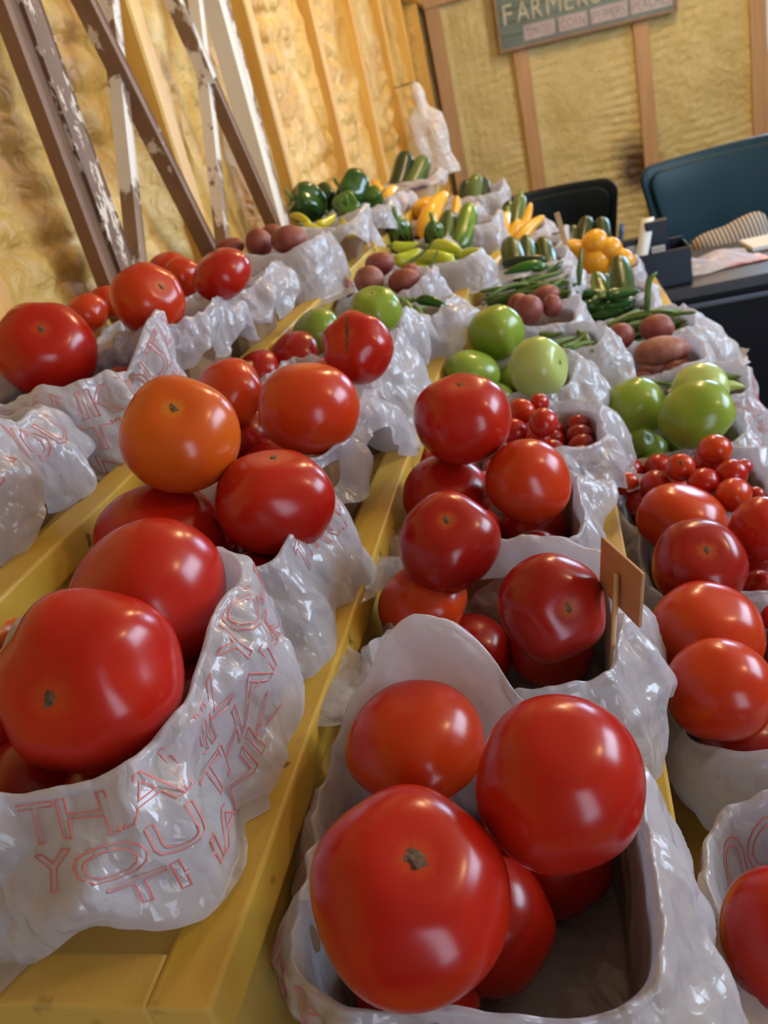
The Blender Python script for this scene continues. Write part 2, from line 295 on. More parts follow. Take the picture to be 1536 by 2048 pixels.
# old painted posts and crossed braces standing against the left wall
def on_wall(y, z, x=FX+.022): return (x, y, z)
fr = empty('braced_frame', (FX+.02, 1.12, 0)); tag(fr, 'old brown and white painted timber frame with crossed braces against yellow foam wall', 'timber frame')
def fb(name, A, B, w, d, mat, x=FX+.022):
    m = beam_mesh(name, (0, A[0]-1.12, A[1]), (0, B[0]-1.12, B[1]), w, d, (1, 0, 0)); o = obj(name, m, mat, fr, (x-FX-.02, 0, 0)); return o
XF = FX+.0155
fb('post', (1.092, 0.02), (1.092, ZT), .046, .022, M['brown_chip'], FX+.012)
tag(fb('post', (1.053, 0.02), (1.053, ZT), .030, .016, M['brown_board'], FX+.009), 'flat brown board behind the chipped post')
fb('post', (1.842, 0.02), (1.842, ZT), .040, .034, M['white_solid'], FX+.005)
tag(fb('post', (1.895, 0.02), (1.895, ZT), .036, .026, M['white_chip'], FX+.000), 'worn brown edge board of the white post')
def line(y0, z0, y1, z1, za, zb):
    k = (y1-y0)/(z1-z0); return (y0+k*(za-z0), za), (y0+k*(zb-z0), zb)
a, b_ = line(1.248, 1.569, 1.405, 1.198, .95, 2.3); tag(fb('brace', a, b_, .020, .024, M['brown_board'], XF+.002), 'brown diagonal brace')
a, b_ = line(1.345, 1.578, 1.150, 1.222, .95, 2.3); tag(fb('brace', a, b_, .021, .018, M['white_chip'], XF-.005), 'white diagonal brace')
a, b_ = line(1.592, 1.599, 1.785, 1.190, 1.47, 2.3); tag(fb('brace', a, b_, .023, .024, M['white_chip'], XF+.002), 'white diagonal brace')
c2 = line(1.592, 1.599, 1.785, 1.190, .95, 1.468); tag(fb('brace', c2[0], c2[1], .021, .022, M['brown_board'], XF+.001), 'bare brown lower end of the diagonal brace')
a, b_ = line(1.722, 1.610, 1.502, 1.206, .95, 2.3); tag(fb('brace', a, b_, .021, .018, M['white_chip'], XF-.005), 'white diagonal brace')

# far wall, with a window at the right
W0, W1, WZ0, WZ1 = 1.312, 2.45, 1.20, 2.35
bm = bmesh.new()
def addbox(bm, x0, x1, y0, y1, z0, z1):
    r = bmesh.ops.create_cube(bm, size=1)
    for v in r['verts']: v.co = Vector(((x0+x1)/2+v.co.x*(x1-x0), (y0+y1)/2+v.co.y*(y1-y0), (z0+z1)/2+v.co.z*(z1-z0)))
for q in [(FX-.16, W0, 0, ZT), (W1, 2.6, 0, ZT), (W0, W1, 0, WZ0), (W0, W1, WZ1, ZT)]: addbox(bm, q[0], q[1], FARY+.10, FARY+.16, q[2], q[3])
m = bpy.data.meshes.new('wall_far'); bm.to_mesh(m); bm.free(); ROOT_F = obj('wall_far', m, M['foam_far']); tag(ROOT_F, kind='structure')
fst = [-.57, -.085, .62, 1.262]
for x in fst: obj('stud', box_mesh('stud', x-.045, x+.045, FARY, FARY+.1, 0, ZT, .004), M['stud_far'], ROOT_F)
obj('stud', box_mesh('stud', 2.49, 2.57, FARY, FARY+.1, 0, ZT, .004), M['stud_far'], ROOT_F)
for i in range(3):
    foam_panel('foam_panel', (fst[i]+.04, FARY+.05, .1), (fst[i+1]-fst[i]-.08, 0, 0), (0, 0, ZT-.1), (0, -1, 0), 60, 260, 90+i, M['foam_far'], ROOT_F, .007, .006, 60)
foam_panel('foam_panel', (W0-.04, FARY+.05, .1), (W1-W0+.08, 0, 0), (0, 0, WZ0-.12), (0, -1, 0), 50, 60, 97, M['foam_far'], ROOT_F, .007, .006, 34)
obj('top_plate', box_mesh('top_plate', FX, 2.5, FARY-.012, FARY+.09, 1.90, 1.95, .004), M['stud_far'], ROOT_F)
M['white_frame'] = noise_mat('white_window_frame', [(.3, (.7, .7, .68)), (.7, (.8, .8, .78))], 5, 2, .4)
m, n, l, b = new_mat('window_glass'); b.inputs['Transmission Weight'].default_value = 1; b.inputs['Roughness'].default_value = 0; b.inputs['IOR'].default_value = 1.05; M['glass'] = m
def window(idx, x0, x1, y0, y1, z0, z1, axis):
    w = empty(f'window_{idx}', ((x0+x1)/2, (y0+y1)/2, z0)); tag(w, kind='structure'); c = w.location
    t = .05
    def bb(name, a0, a1, b0, b1, mat, th=.03):
        if axis == 'y': mm = box_mesh(name, a0-c.x, a1-c.x, -th, th, b0-c.z, b1-c.z, .003)
        else: mm = box_mesh(name, -th, th, a0-c.y, a1-c.y, b0-c.z, b1-c.z, .003)
        return obj(name, mm, mat, w)
    A0, A1 = (x0, x1) if axis == 'y' else (y0, y1)
    bb('frame', A0, A0+t, z0, z1, M['white_frame']); bb('frame', A1-t, A1, z0, z1, M['white_frame']); bb('frame', A0+t, A1-t, z0, z0+t, M['white_frame']); bb('frame', A0+t, A1-t, z1-t, z1, M['white_frame'])
    bb('mullion', (A0+A1)/2-.02, (A0+A1)/2+.02, z0+t, z1-t, M['white_frame'], .02)
    for k in range(2):
        p0 = A0+t if k == 0 else (A0+A1)/2+.02; p1 = (A0+A1)/2-.02 if k == 0 else A1-t
        bb('pane', p0, p1, z0+t, z1-t, M['glass'], .002)
window(1, W0, W1, FARY+.10, FARY+.16, WZ0, WZ1, 'y')
# floor, ceiling, right and rear walls
M['floor'] = noise_mat('old_floor_boards', [(.3, (.085, .055, .035)), (.7, (.16, .10, .065))], 3, 6, .6, .3, 30, (1, 8, 1), bdist=.002)
fl = obj('floor', box_mesh('floor', FX-.1, 2.5, -1.75, 5.75, -.06, -.006), M['floor']); tag(fl, kind='structure')
for k in range(22):
    x0 = FX+.0+k*.142; o = box('floor_board', x0+.0015, min(x0+.1405, 2.5), -1.7, 5.7, -.006, 0, M['floor'], fl)
M['ceil'] = noise_mat('ceiling_boards', [(.3, (.44, .34, .20)), (.7, (.55, .44, .28))], 3, 4, .7)
ce = obj('ceiling', box_mesh('ceiling', FX-.16, 2.6, -1.75, 5.9, ZT, ZT+.05), M['ceil']); tag(ce, kind='structure')
M['inner'] = noise_mat('dark_board_wall', [(.3, (.30, .23, .14)), (.7, (.40, .31, .20))], 3, 4, .7)
bm = bmesh.new()
for q in [(-1.75, .85, 0, ZT), (2.65, 5.9, 0, ZT), (.85, 2.65, 0, 1.40), (.85, 2.65, 2.40, ZT)]: addbox(bm, 2.52, 2.58, q[0], q[1], q[2], q[3])
m = bpy.data.meshes.new('wall_right'); bm.to_mesh(m); bm.free(); tag(obj('wall_right', m, M['inner']), kind='structure')
window(2, 2.53, 2.57, .85, 2.65, 1.40, 2.40, 'x')
bm = bmesh.new()
for q in [(FX-.16, .95, 0, ZT), (1.95, 2.6, 0, ZT), (.95, 1.95, 2.05, ZT)]: addbox(bm, q[0], q[1], -1.80, -1.74, q[2], q[3])
m = bpy.data.meshes.new('wall_back'); bm.to_mesh(m); bm.free(); tag(obj('wall_back', m, M['inner']), kind='structure')
dr = empty('door_1', (1.45, -1.77, 0)); tag(dr, kind='structure')
for nm_, q in [('door_frame', (-.50, -.45, 0, 2.05)), ('door_frame', (.45, .50, 0, 2.05)), ('door_frame', (-.45, .45, 2.0, 2.05))]:
    obj(nm_, box_mesh(nm_, q[0], q[1], -.05, .05, q[2], q[3], .003), M['white_frame'], dr)

# ------------------------------------------------------------------ the stepped display stand
# tier: x of the rail's outer face, z of the rail top; floor of the tray lies 12 mm lower
TIER = {4: (-.382, 1.098), 3: (-.181, 1.004), 2: (.0215, .910), 1: (.2245, .816)}
FLOOR = {t: TIER[t][1]-.012 for t in TIER}
Y0 = {4: .183, 3: .183, 2: .06, 1: .06}; Y1 = {4: 3.0, 3: 2.9, 2: 2.62, 1: 2.21}
st = empty('display_stand', (-.2, 1.4, 0)); tag(st, 'stepped yellow painted wooden display stand running along the foam wall, holding the baskets', 'display stand')
def sbox(name, x0, x1, y0, y1, z0, z1, bev=.0022, seg=2):
    bm = bmesh.new(); bmesh.ops.create_cube(bm, size=1)
    for v in bm.verts: v.co = Vector(((x0+x1)/2+v.co.x*(x1-x0)+.2, (y0+y1)/2+v.co.y*(y1-y0)-1.4, (z0+z1)/2+v.co.z*(z1-z0)))
    n_ = max(1, int((y1-y0)/.02))
    if n_ > 4:
        for k in range(1, n_): bmesh.ops.bisect_plane(bm, geom=bm.verts[:]+bm.edges[:]+bm.faces[:], plane_co=(0, y0-1.4+(y1-y0)*k/n_, 0), plane_no=(0, 1, 0))
    ed = [e for e in bm.edges if e.is_manifold and abs(e.calc_face_angle(0)) > 1]
    bmesh.ops.bevel(bm, geom=ed, offset=bev, segments=seg, profile=.6, affect='EDGES')
    wob = Nz(len(name), 6, 22)
    co = np.array([v.co[:] for v in bm.verts]); d = wob(co)*.0006; d2 = Nz(5, 6, 30)(co)*.0006
    for v, a, c in zip(bm.verts, d, d2): v.co.x += a; v.co.z += c
    m = bpy.data.meshes.new(name); bm.to_mesh(m); bm.free(); return obj(name, m, M['yellow'], st)
for t in (4, 3, 2, 1):
    xr, zr = TIER[t]; xl = xr-.2025; fz = zr-.012
    y0, y1 = Y0[t], Y1[t]
    sbox('front_rail', xr-.031, xr, y0, y1, zr-.027, zr)
    sbox('shelf_board', xl+.002 if t < 4 else FX+.004, xr-.0315, y0+.026, y1-.002, fz-.015, fz, .0008, 1)
    sbox('end_rail', xl+.003 if t < 4 else FX+.004, xr-.0315, y0, y0+.0255, zr-.027, zr-.0005)
    if t > 1: zb = TIER[t-1][1]-.028
    else: zb = .30
    sbox('riser_panel', xr-.020, xr-.005, y0+.004, y1-.004, zb, zr-.0275, .0008, 1)
    sbox('end_panel', (xl+.002 if t < 4 else FX+.004), xr-.0205, y0+.006, y0+.02, .04, zr-.0275, .0008, 1)
for x, y in ((.18, .12), (.18, 2.16), (-.17, .2), (-.17, 2.5), (-.55, .24), (-.55, 2.9)):
    sbox('leg', x-.02, x+.02, y-.02, y+.02, 0, .78, .002, 1)

# ------------------------------------------------------------------ baskets with plastic liners
def superr(u, n=5.0):
    c, s = np.abs(np.cos(u)), np.abs(np.sin(u)); return (c**n+s**n)**(-1/n)
def gauss(u, a, w):
    d = (u-a+np.pi) % (2*np.pi)-np.pi; return np.exp(-(d/w)**2)
def liner_grid(b, nu, nv):
    r = random.Random(b['seed']); u = np.linspace(0, 2*np.pi, nu, endpoint=False); s = np.linspace(0, 1, nv)
    U, S = np.meshgrid(u, s, indexing='ij'); h = b['h']
    ring = np.stack([np.cos(u), np.sin(u), np.zeros_like(u)], -1)
    n1 = Nz(b['seed'], 8, 1.6); n2 = Nz(b['seed']+1, 8, 4.0); n3 = Nz(b['seed']+2, 8, 2.0)
    rimz = h+.007+.006*n2(ring)+.004*n3(ring); out = .004+.003*n1(ring); pl = Tri(b['seed']+4, 5, 8)(ring); rimz = rimz+.0020*pl
    skirt = b['skirt']+.016*n1(ring+3)+.020*Tri(b['seed']+3, 5, 2.6)(ring); flare = .012+.010*n3(ring+7)
    lean = np.zeros_like(u)
    for (a, w, lift, o) in b.get('ears', []): g = gauss(u, a, w); rimz += lift*g; lean += o*g; skirt += lift*.6*g
    for (a, w, ex, o) in b.get('drops', []): g = gauss(u, a, w); skirt += ex*g; flare += o*g
    skirt = np.maximum(skirt, .016)
    R = superr(u, 4.5)
    dx, dy = np.cos(u)*R, np.sin(u)*R
    sb, sw, sr = .14, .40, .47
    k = np.zeros_like(S); z = np.zeros_like(S); o = np.zeros_like(S)
    A = S < sb; t = S/sb; k = np.where(A, .12+.64*t, k); z = np.where(A, .005, z)
    B = (S >= sb) & (S < sw); t = np.clip((S-sb)/(sw-sb), 0, 1); k = np.where(B, .78+.165*t, k); z = np.where(B, .005+(rimz[:, None]-.010)*t, z); o = np.where(B, lean[:, None]*t**3, o)
    Cc = (S >= sw) & (S < sr); t = np.clip((S-sw)/(sr-sw), 0, 1); k = np.where(Cc, .945+.055*t, k); z = np.where(Cc, rimz[:, None]-.005+.005*np.sin(t*np.pi*.85)/.9, z); o = np.where(Cc, out[:, None]*t*.6+lean[:, None], o)
    D = S >= sr; t = np.clip((S-sr)/(1-sr), 0, 1); k = np.where(D, 1.0, k)
    zd = rimz[:, None]-.003-skirt[:, None]*t
    zmin = b.get('zmin', .004)
    exc = np.maximum(zmin-zd, 0); zd = np.maximum(zd, zmin+.004*np.clip(exc/.02, 0, 1)*(1+np.sin(U*9+S*20))*.5)
    o = np.where(D, out[:, None]*(.6+.9*np.minimum(t*3, 1))+lean[:, None]*(1-.8*t)+flare[:, None]*np.sin(t*1.8)+exc, o); z = np.where(D, zd, z)
    X = b['hx']*k*dx[:, None]; Y = b['hy']*k*dy[:, None]
    nx, ny = np.cos(U), np.sin(U)
    X = X+o*nx; Y = Y+o*ny
    P = np.stack([X, Y, z], -1)
    # crumples : sharp creases
    amp = b.get('amp', 1.0); Q = P.copy(); Q[..., 2] *= .7
    f = Nz(b['seed']+5, 9, 42); g = Tri(b['seed']+6, 6, 95); q = Tri(b['seed']+7, 4, 26); q2 = Tri(b['seed']+8, 5, 58)
    Q = Q+.006*np.stack([f(Q), f(Q+1), f(Q+2)], -1)
    cre = q(Q)*.0070+q2(Q)*.0032+g(Q)*.0010
    rimw = np.exp(-((S-.45)/.10)**2); cre = cre+rimw*pl[:, None]*.0026*amp
    w = np.where(A, .12, np.where(B, .30, np.where(Cc, .45, 1.0)))
    w = w*np.clip((S-.02)*10, 0, 1)
    cre = cre*w*amp
    fold = (np.abs(((U*2.6+.8*n1(ring)[:, None]+S*1.5) % 2)-1)-.5)*.016*np.clip((S-sr)/(1-sr), 0, 1)*amp
    P[..., 0] += (cre+fold)*nx; P[..., 1] += (cre+fold)*ny; P[..., 2] += cre*np.where(D, .35, .5)+np.where(A | B, 0, f(Q+9)*.0018*amp)
    P[..., 2] = np.maximum(P[..., 2], zmin-.002)
    a = b.get('rot', 0); c_, s_ = math.cos(a), math.sin(a)
    X, Y = P[..., 0]*c_-P[..., 1]*s_, P[..., 0]*s_+P[..., 1]*c_
    return np.stack([X, Y, P[..., 2]], -1)
_txt = {}
def outline(s):
    if s in _txt: return _txt[s]
    c = bpy.data.curves.new('print_text', 'FONT'); c.body = s; c.size = 1; c.fill_mode = 'NONE'; c.bevel_depth = .011; c.bevel_resolution = 0; c.resolution_u = 3; c.space_character = .92
    o = bpy.data.objects.new('print_text', c); COL.objects.link(o)
    dg = bpy.context.evaluated_depsgraph_get(); m = o.evaluated_get(dg).to_mesh()
    V = np.array([v.co[:] for v in m.vertices]); F = [tuple(p.vertices) for p in m.polygons]
    o.evaluated_get(dg).to_mesh_clear(); bpy.data.objects.remove(o); bpy.data.curves.remove(c)
    mn, mx = V.min(0), V.max(0); V[:, 0] = (V[:, 0]-mn[0])/(mx[0]-mn[0]); V[:, 1] = (V[:, 1]-mn[1])/(mx[1]-mn[1])
    _txt[s] = (V, F); return _txt[s]
def print_on(P, parent, rows, subdivide=True):
    nu, nv = P.shape[:2]
    du = np.roll(P, -1, 0)-np.roll(P, 1, 0); dv = np.gradient(P, axis=1); N = np.cross(dv, du); N /= (np.linalg.norm(N, axis=-1, keepdims=True)+1e-9)
    AV, AF = [], []
    for (s_, u0, u1, sa, sb) in rows:
        V, F = outline(s_)
        U = (u0+V[:, 0]*(u1-u0))/(2*np.pi)*nu; S = (sa+(1-V[:, 1])*(sb-sa))*(nv-1)
        S = np.clip(S, 0, nv-1.001); i = np.floor(U).astype(int); fu = (U-i)[:, None]; j = np.floor(S).astype(int); fs = (S-j)[:, None]
        i0, i1 = i % nu, (i+1) % nu
        def bl(G): return (G[i0, j]*(1-fu)+G[i1, j]*fu)*(1-fs)+(G[i0, j+1]*(1-fu)+G[i1, j+1]*fu)*fs
        W = bl(P)+bl(N)*(.0006+V[:, 2:3]*.02)
        off = sum(len(a) for a in AV); AV.append(W); AF += [tuple(x+off for x in f) for f in F]
    m = mesh_from('red_print', np.concatenate(AV), AF, False)
    o = obj('red_print', m, M['print'], parent); tag(o, 'red outlined lettering printed on the white plastic'); return o
def carton(b, parent, mat='carton'):
    pts = [(.80, 0.0), (1.0, b['h'])]; V = []; u = np.linspace(0, 2*np.pi, 40, endpoint=False); R = superr(u, 4.5)
    prof = [(.10, .0015), (.83, .0), (.985, b['h']*.90), (.962, b['h']*.90), (.80, .0035), (.10, .0035)]
    for (k, z) in prof:
        for a, r in zip(u, R): V.append((b['hx']*k*r*math.cos(a), b['hy']*k*r*math.sin(a), z))
    F = []; n_ = 40
    for i in range(len(prof)-1):
        for j in range(n_): F.append((i*n_+j, i*n_+(j+1) % n_, (i+1)*n_+(j+1) % n_, (i+1)*n_+j))
    m = mesh_from('basket_body', V, F, False); m.transform(Matrix.Rotation(b.get('rot', 0), 4, 'Z'))
    return obj('basket_body', m, M[mat], parent)
PI = math.pi
# angle 0 = +X (towards the room), -pi/2 = towards the camera
B = {}
def bask(k, x, y, label, hx=.078, hy=.082, h=.078, **kw):
    t = int(k[0]); d = dict(x=x, y=y, hx=hx, hy=hy, h=h, seed=int(k[0])*100+ord(k[1]), label=label, z=FLOOR[t]+.0012, skirt=.042); d.update(kw); B[k] = d
TY = 'THANK YOU'
bask('4a', -.505, .515, 'bag-lined brown carton basket cut by the left edge of the photo, top tier', hi=1, rot=.08, skirt=.056, ears=[(-.5, .5, .020, .008)], drops=[(PI, .6, -.02, 0)], rows=[(TY, -1.6, .5, .50, .70)])
bask('4b', -.495, .715, 'basket in a pinkish printed plastic bag under the leftmost big tomato', hi=1, skirt=.072, ears=[(.45, .45, .030, .012), (-1.2, .4, -.004, 0)], drops=[(-.6, .8, .03, .012)], rows=[(TY, -1.9, .2, .49, .62), ('YOU THANK', -2.0, .4, .64, .77), (TY, -1.7, .3, .79, .90), ('THANK', .1, 1.1, .49, .62)])
bask('4c', -.480, .885, 'crinkled bag-lined basket behind the pinkish printed one, top tier', hi=1, skirt=.052, ears=[(.1, .5, .010, .01)])
bask('4d', -.470, 1.055, 'bag-lined basket with brown carton corner showing, fourth on top tier', hi=1, skirt=.046, ears=[(.2, .6, .014, .012)], drops=[(.5, .4, -.012, .01)])
bask('4e', -.485, 1.375, 'basket wrapped in smooth white plastic holding potatoes, top tier', hx=.10, hy=.095, hi=1, amp=.28, skirt=.074, ears=[(-.5, .6, .016, .01)], drops=[(-1.2, .9, .02, .006)])
bask('4f', -.470, 1.665, 'bag-lined basket under the yellow banana peppers', hx=.09, skirt=.055, ears=[(0, .5, .016, .01)])
bask('4g', -.480, 1.975, 'large bag-lined basket under the dark green bell peppers', hx=.105, hy=.11, h=.068, skirt=.060)
bask('4h', -.470, 2.37, 'bag-lined basket holding two yellow squash, top tier', h=.055, skirt=.055)
bask('4i', -.445, 2.73, 'cardboard basket with a violet stripe holding the last zucchinis', h=.060, hx=.095, hy=.09, skirt=.03, ears=[(.3, .4, .012, .01)], drops=[(-1.6, .9, -.03, 0), (PI, .8, -.03, 0)])
bask('3a', -.292, .318, 'nearest second-tier basket with red printed bag and a long loose flap', hx=.080, hy=.086, h=.084, hi=2, skirt=.060, zmin=.014, ears=[(.55, .5, .010, .008), (1.0, .25, .015, .004)], drops=[(-2.0, .55, .066, .014), (-.9, .5, .034, .014), (.1, .4, .025, .012)], rows=[(TY, -1.35, .75, .475, .60), ('YOU THANK', -1.3, .6, .62, .74), ('THANK', -1.0, .1, .76, .86)])
bask('3b', -.285, .507, 'bag-lined basket under the big orange tomato, second tier', hi=1, skirt=.050, ears=[(-1.1, .4, .006, .006)], drops=[(-.9, .45, .055, .035), (.0, .6, .02, .01)], rows=[(TY, -.5, .9, .49, .62)])
bask('3c', -.285, .690, 'bag-lined basket with brown carton side showing, third on second tier', hi=1, skirt=.052, ears=[(0, .5, .006, .004)], drops=[(.8, .4, .03, .03), (0, .35, -.01, 0)])
bask('3d', -.285, .872, 'bag-lined basket under the cracked tomato, second tier', hi=1, skirt=.060, ears=[(.3, .5, .016, .012)], drops=[(-.3, .6, .03, .02)])
bask('3e', -.295, 1.045, 'bag-lined basket under two green tomatoes, second tier', hi=1, skirt=.055, ears=[(0, .5, .015, .01)])
bask('3f', -.245, 1.205, 'bag-lined basket of okra with a dark green pepper, second tier', hx=.072, hy=.072, h=.060, hi=1, skirt=.060, ears=[(.1, .4, .014, .004)])
bask('3g', -.300, 1.395, 'bag-lined basket of small red potatoes, second tier', hi=1, skirt=.050, ears=[(-.2, .5, .008, .008)])
bask('3h', -.255, 1.69, 'basket in smooth white plastic under yellow-green peppers, second tier', hx=.095, hy=.09, h=.058, amp=.6, hi=1, skirt=.070, ears=[(-.6, .6, .004, .01), (PI, .3, .02, .01)], drops=[(-.5, .6, .03, .02)])
bask('3i', -.325, 1.925, 'bag-lined basket holding two eggplants', h=.06, skirt=.05)
bask('3j', -.225, 2.085, 'bag-lined basket holding two cucumbers, second tier', h=.06, skirt=.055, ears=[(0, .5, .015, .01)])
bask('3k', -.300, 2.335, 'bag-lined basket of tall yellow squash, second tier', hx=.095, skirt=.05)
bask('3l', -.235, 2.64, 'bag-lined basket of three zucchinis, farthest on second tier', hx=.085, skirt=.06, ears=[(.2, .6, .025, .012)])
bask('2a', -.080, .272, 'basket nearest the camera lined with a bag whose far side stands up', hx=.086, hy=.078, h=.084, hi=2, skirt=.066, ears=[(1.75, .50, .085, .012), (1.2, .3, .010, .0)], drops=[(-.3, .5, .03, .010), (2.6, .5, .04, .012)], rows=[(TY, 2.6, 4.6, .49, .62), ('YOU THANK', 2.7, 4.7, .64, .76), (TY, -1.9, -.9, .50, .64)])
bask('2b', -.076, .470, 'bag-lined basket holding the wooden price tag, third tier', h=.084, hx=.082, hi=2, skirt=.052, ears=[(1.35, .5, .010, .006)], drops=[(.0, .5, .020, .008)])
bask('2c', -.090, .662, 'bag-lined basket under the highest red tomato, third tier', hi=2, skirt=.045, ears=[(-.5, .4, -.004, .004)], drops=[(.35, .3, .012, .010), (-.6, .5, .02, .010)])
bask('2d', -.060, .850, 'bag-lined basket of cherry tomatoes behind the highest tomato', hi=1, h=.072, skirt=.050, drops=[(.2, .5, .02, .008)], ears=[(.2, .5, .004, .002)])
bask('2e', -.085, 1.045, 'bag-lined basket of four green tomatoes, third tier', hi=1, skirt=.055, ears=[(-.1, .5, .012, .01)], drops=[(0, .5, .02, .015)])
bask('2f', -.035, 1.200, 'bag-lined basket of okra, third tier', hx=.072, hy=.068, h=.074, hi=1, skirt=.065, ears=[(-.4, .4, .012, .01), (-.9, .2, .0, .01)], drops=[(-.4, .5, .01, .02)])
bask('2g', -.068, 1.345, 'bag-lined basket of red potatoes, third tier', hi=1, skirt=.060, ears=[(.1, .4, .020, .01)])
bask('2h', -.070, 1.535, 'bag-lined basket of green beans, third tier', h=.070, hi=1, skirt=.05, ears=[(.4, .4, .03, .01)])
bask('2i', -.070, 1.715, 'bag-lined basket with a long bright green pepper in front', hx=.085, h=.072, skirt=.05, ears=[(-.8, .4, .006, .01)])
bask('2j', -.075, 1.905, 'bag-lined basket of three upright cucumbers, third tier', h=.066, skirt=.05, ears=[(.3, .5, .01, .01)])
bask('2k', -.085, 2.130, 'bag-lined basket of yellow squash before the dark chair', hx=.09, hy=.09, h=.062, skirt=.05, ears=[(.1, .4, .03, .01)])
bask('2l', -.110, 2.395, 'bag-lined basket of zucchinis, farthest on third tier', skirt=.05)
bask('1a', .116, .302, 'half-empty bag-lined basket cut by the right photo edge, lowest tier', hx=.082, hy=.090, hi=2, skirt=.045, ears=[(1.9, .35, .012, .0)], rows=[(TY, 1.9, 4.2, .49, .62), ('YOU', 1.7, 2.5, .24, .38)])
bask('1b', .114, .525, 'bag-lined basket with a pointed front flap, second on lowest tier', hx=.082, hi=2, amp=.6, skirt=.045, ears=[(-1.6, .7, .010, .020)], drops=[(-1.7, .7, .035, .02)])
bask('1c', .118, .700, 'bag-lined basket of tomatoes behind the pointed flap, lowest tier', h=.070, hx=.082, hi=1, skirt=.04)
bask('1d', .104, .842, 'bag-lined basket of cherry tomatoes, lowest tier', hx=.080, h=.075, hi=1, skirt=.05)
bask('1e', .108, 1.010, 'bag-lined basket of green tomatoes, lowest tier', hx=.082, hi=1, skirt=.07, rows=[(TY, -1.2, .6, .50, .66)])
bask('1f', .148, 1.165, 'bag-lined basket of okra with printed pattern, lowest tier', hx=.078, hy=.07, h=.078, hi=1, skirt=.085, ears=[(.1, .5, .008, .004)], rows=[(TY, -1.2, .6, .50, .66), ('YOU THANK', -1.3, .6, .70, .84)])
bask('1g', .120, 1.335, 'bag-lined basket of large red potatoes, lowest tier', h=.072, hi=1, amp=.7, skirt=.06)
bask('1h', .130, 1.510, 'bag-lined basket of green beans with bag hanging over the edge', h=.078, hi=1, skirt=.085, drops=[(-.2, .6, .03, .05)], ears=[(.1, .5, .01, .006)])
bask('1i', .080, 1.665, 'bag-lined basket of dark glossy hot peppers', h=.074, hi=1, skirt=.05, ears=[(PI*.8, .3, .02, .01), (.2, .4, .014, .006)])
bask('1j', .088, 1.835, 'bag-lined basket of cucumbers beside the counter', h=.074, skirt=.05, ears=[(.1, .4, .01, .006)])
bask('1k', .080, 2.060, 'bag-lined basket heaped with golden squash', hx=.095, hy=.09, h=.085, skirt=.05)
for k, b in B.items():
    e = empty('produce_basket', (b['x'], b['y'], b['z'])); tag(e, b['label'], 'basket', 'lined baskets on the display stand'); b['obj'] = e
    c = carton(b, e, 'carton_pale' if k == '4i' else 'carton')
    hi = b.get('hi', 0); nu, nv = ((110, 46), (190, 80), (300, 130))[hi]
    P = liner_grid(b, nu, nv)
    o = obj('plastic_liner', mesh_from('plastic_liner', P.reshape(-1, 3), grid_faces(nu, nv, True)), M['bag'], e)
    if 'rows' in b: print_on(P, o, b['rows'])
e = B['4i']['obj']; b = B['4i']
obj('printed_stripe', box_mesh('printed_stripe', -b['hx']*.9, b['hx']*.75, -b['hy']*.960-.003, -b['hy']*.945, .036, .050), M['stripe'], e)

# ------------------------------------------------------------------ produce
def basis(pole):
    z = Vector(pole).normalized(); up = Vector((0, 0, 1)) if abs(z.z) < .95 else Vector((0, 1, 0))
    x = (up-z*up.dot(z)).normalized(); y = z.cross(x); return Matrix((x, y, z)).transposed().to_quaternion()
def tomato_fn(a, c, seed, k=5, A=.05, dim=.12, sq=1.0):
    r = random.Random(seed); ph = r.uniform(0, 6.28); ph2 = r.uniform(0, 6.28); e = r.uniform(-.03, .03); A = A*r.uniform(.5, 1.3); k = r.choice([4, 5, 6]) if k == 5 else k
    nz = Nz(seed, 6, 1.3)
    def f(th, ph_):
        th, ph_ = np.broadcast_arrays(th, ph_)
        D = np.stack([np.sin(th)*np.cos(ph_), np.sin(th)*np.sin(ph_), np.cos(th)], -1)
        rho = 1+A*np.sin(th)*(np.cos(k*ph_+ph)*np.exp(-((th-.75)/.7)**2)+.35*np.cos((k-1)*ph_+ph2))+.034*nz(D)+e*np.cos(2*ph_+ph)*np.sin(th)
        s = np.sin(th)**.90; x = a*rho*s*np.cos(ph_); y = a*rho*s*np.sin(ph_)
        ct = np.cos(th); z = c*np.sign(ct)*np.abs(ct)**sq*(1+.02*nz(D+2))-c*dim*np.exp(-(th/.36)**2)+c*dim*.4*np.exp(-((np.pi-th)/.3)**2)
        return np.stack([x, y, z], -1)
    return f
def sphere_mesh(name, f, nt, np_):
    th = np.linspace(.0005, np.pi-.0005, nt); ph = np.linspace(0, 2*np.pi, np_, endpoint=False)
    P = f(th[None, :].repeat(np_, 0), ph[:, None].repeat(nt, 1)); return mesh_from(name, P.reshape(-1, 3), grid_faces(np_, nt, True)[:, ::-1])
def star_scar(name, f, size, seed, off=.0006, n_=18):
    r = random.Random(seed); V = []
    for ring, q in enumerate((0.001, .35, .7, 1.0)):
        for j in range(n_):
            w = size*q*(1 if ring < 1 else r.uniform(.65, 1.15) if r.random() < .8 else r.uniform(1.2, 2.0))*(1+.25*math.cos(4*PI*j/n_))
            V.append(f(np.array(w), np.array(2*np.pi*j/n_)))
    V = np.array(V); rr = V[:, 2].copy()
    for i in range(len(V)):
        ring = i//n_; V[i] *= 1+(.030 if ring < 3 else .004)*(.0006/off)*.6
    F = [(a*n_+j, a*n_+(j+1) % n_, (a+1)*n_+(j+1) % n_, (a+1)*n_+j) for a in range(3) for j in range(n_)]
    return mesh_from(name, V, F)
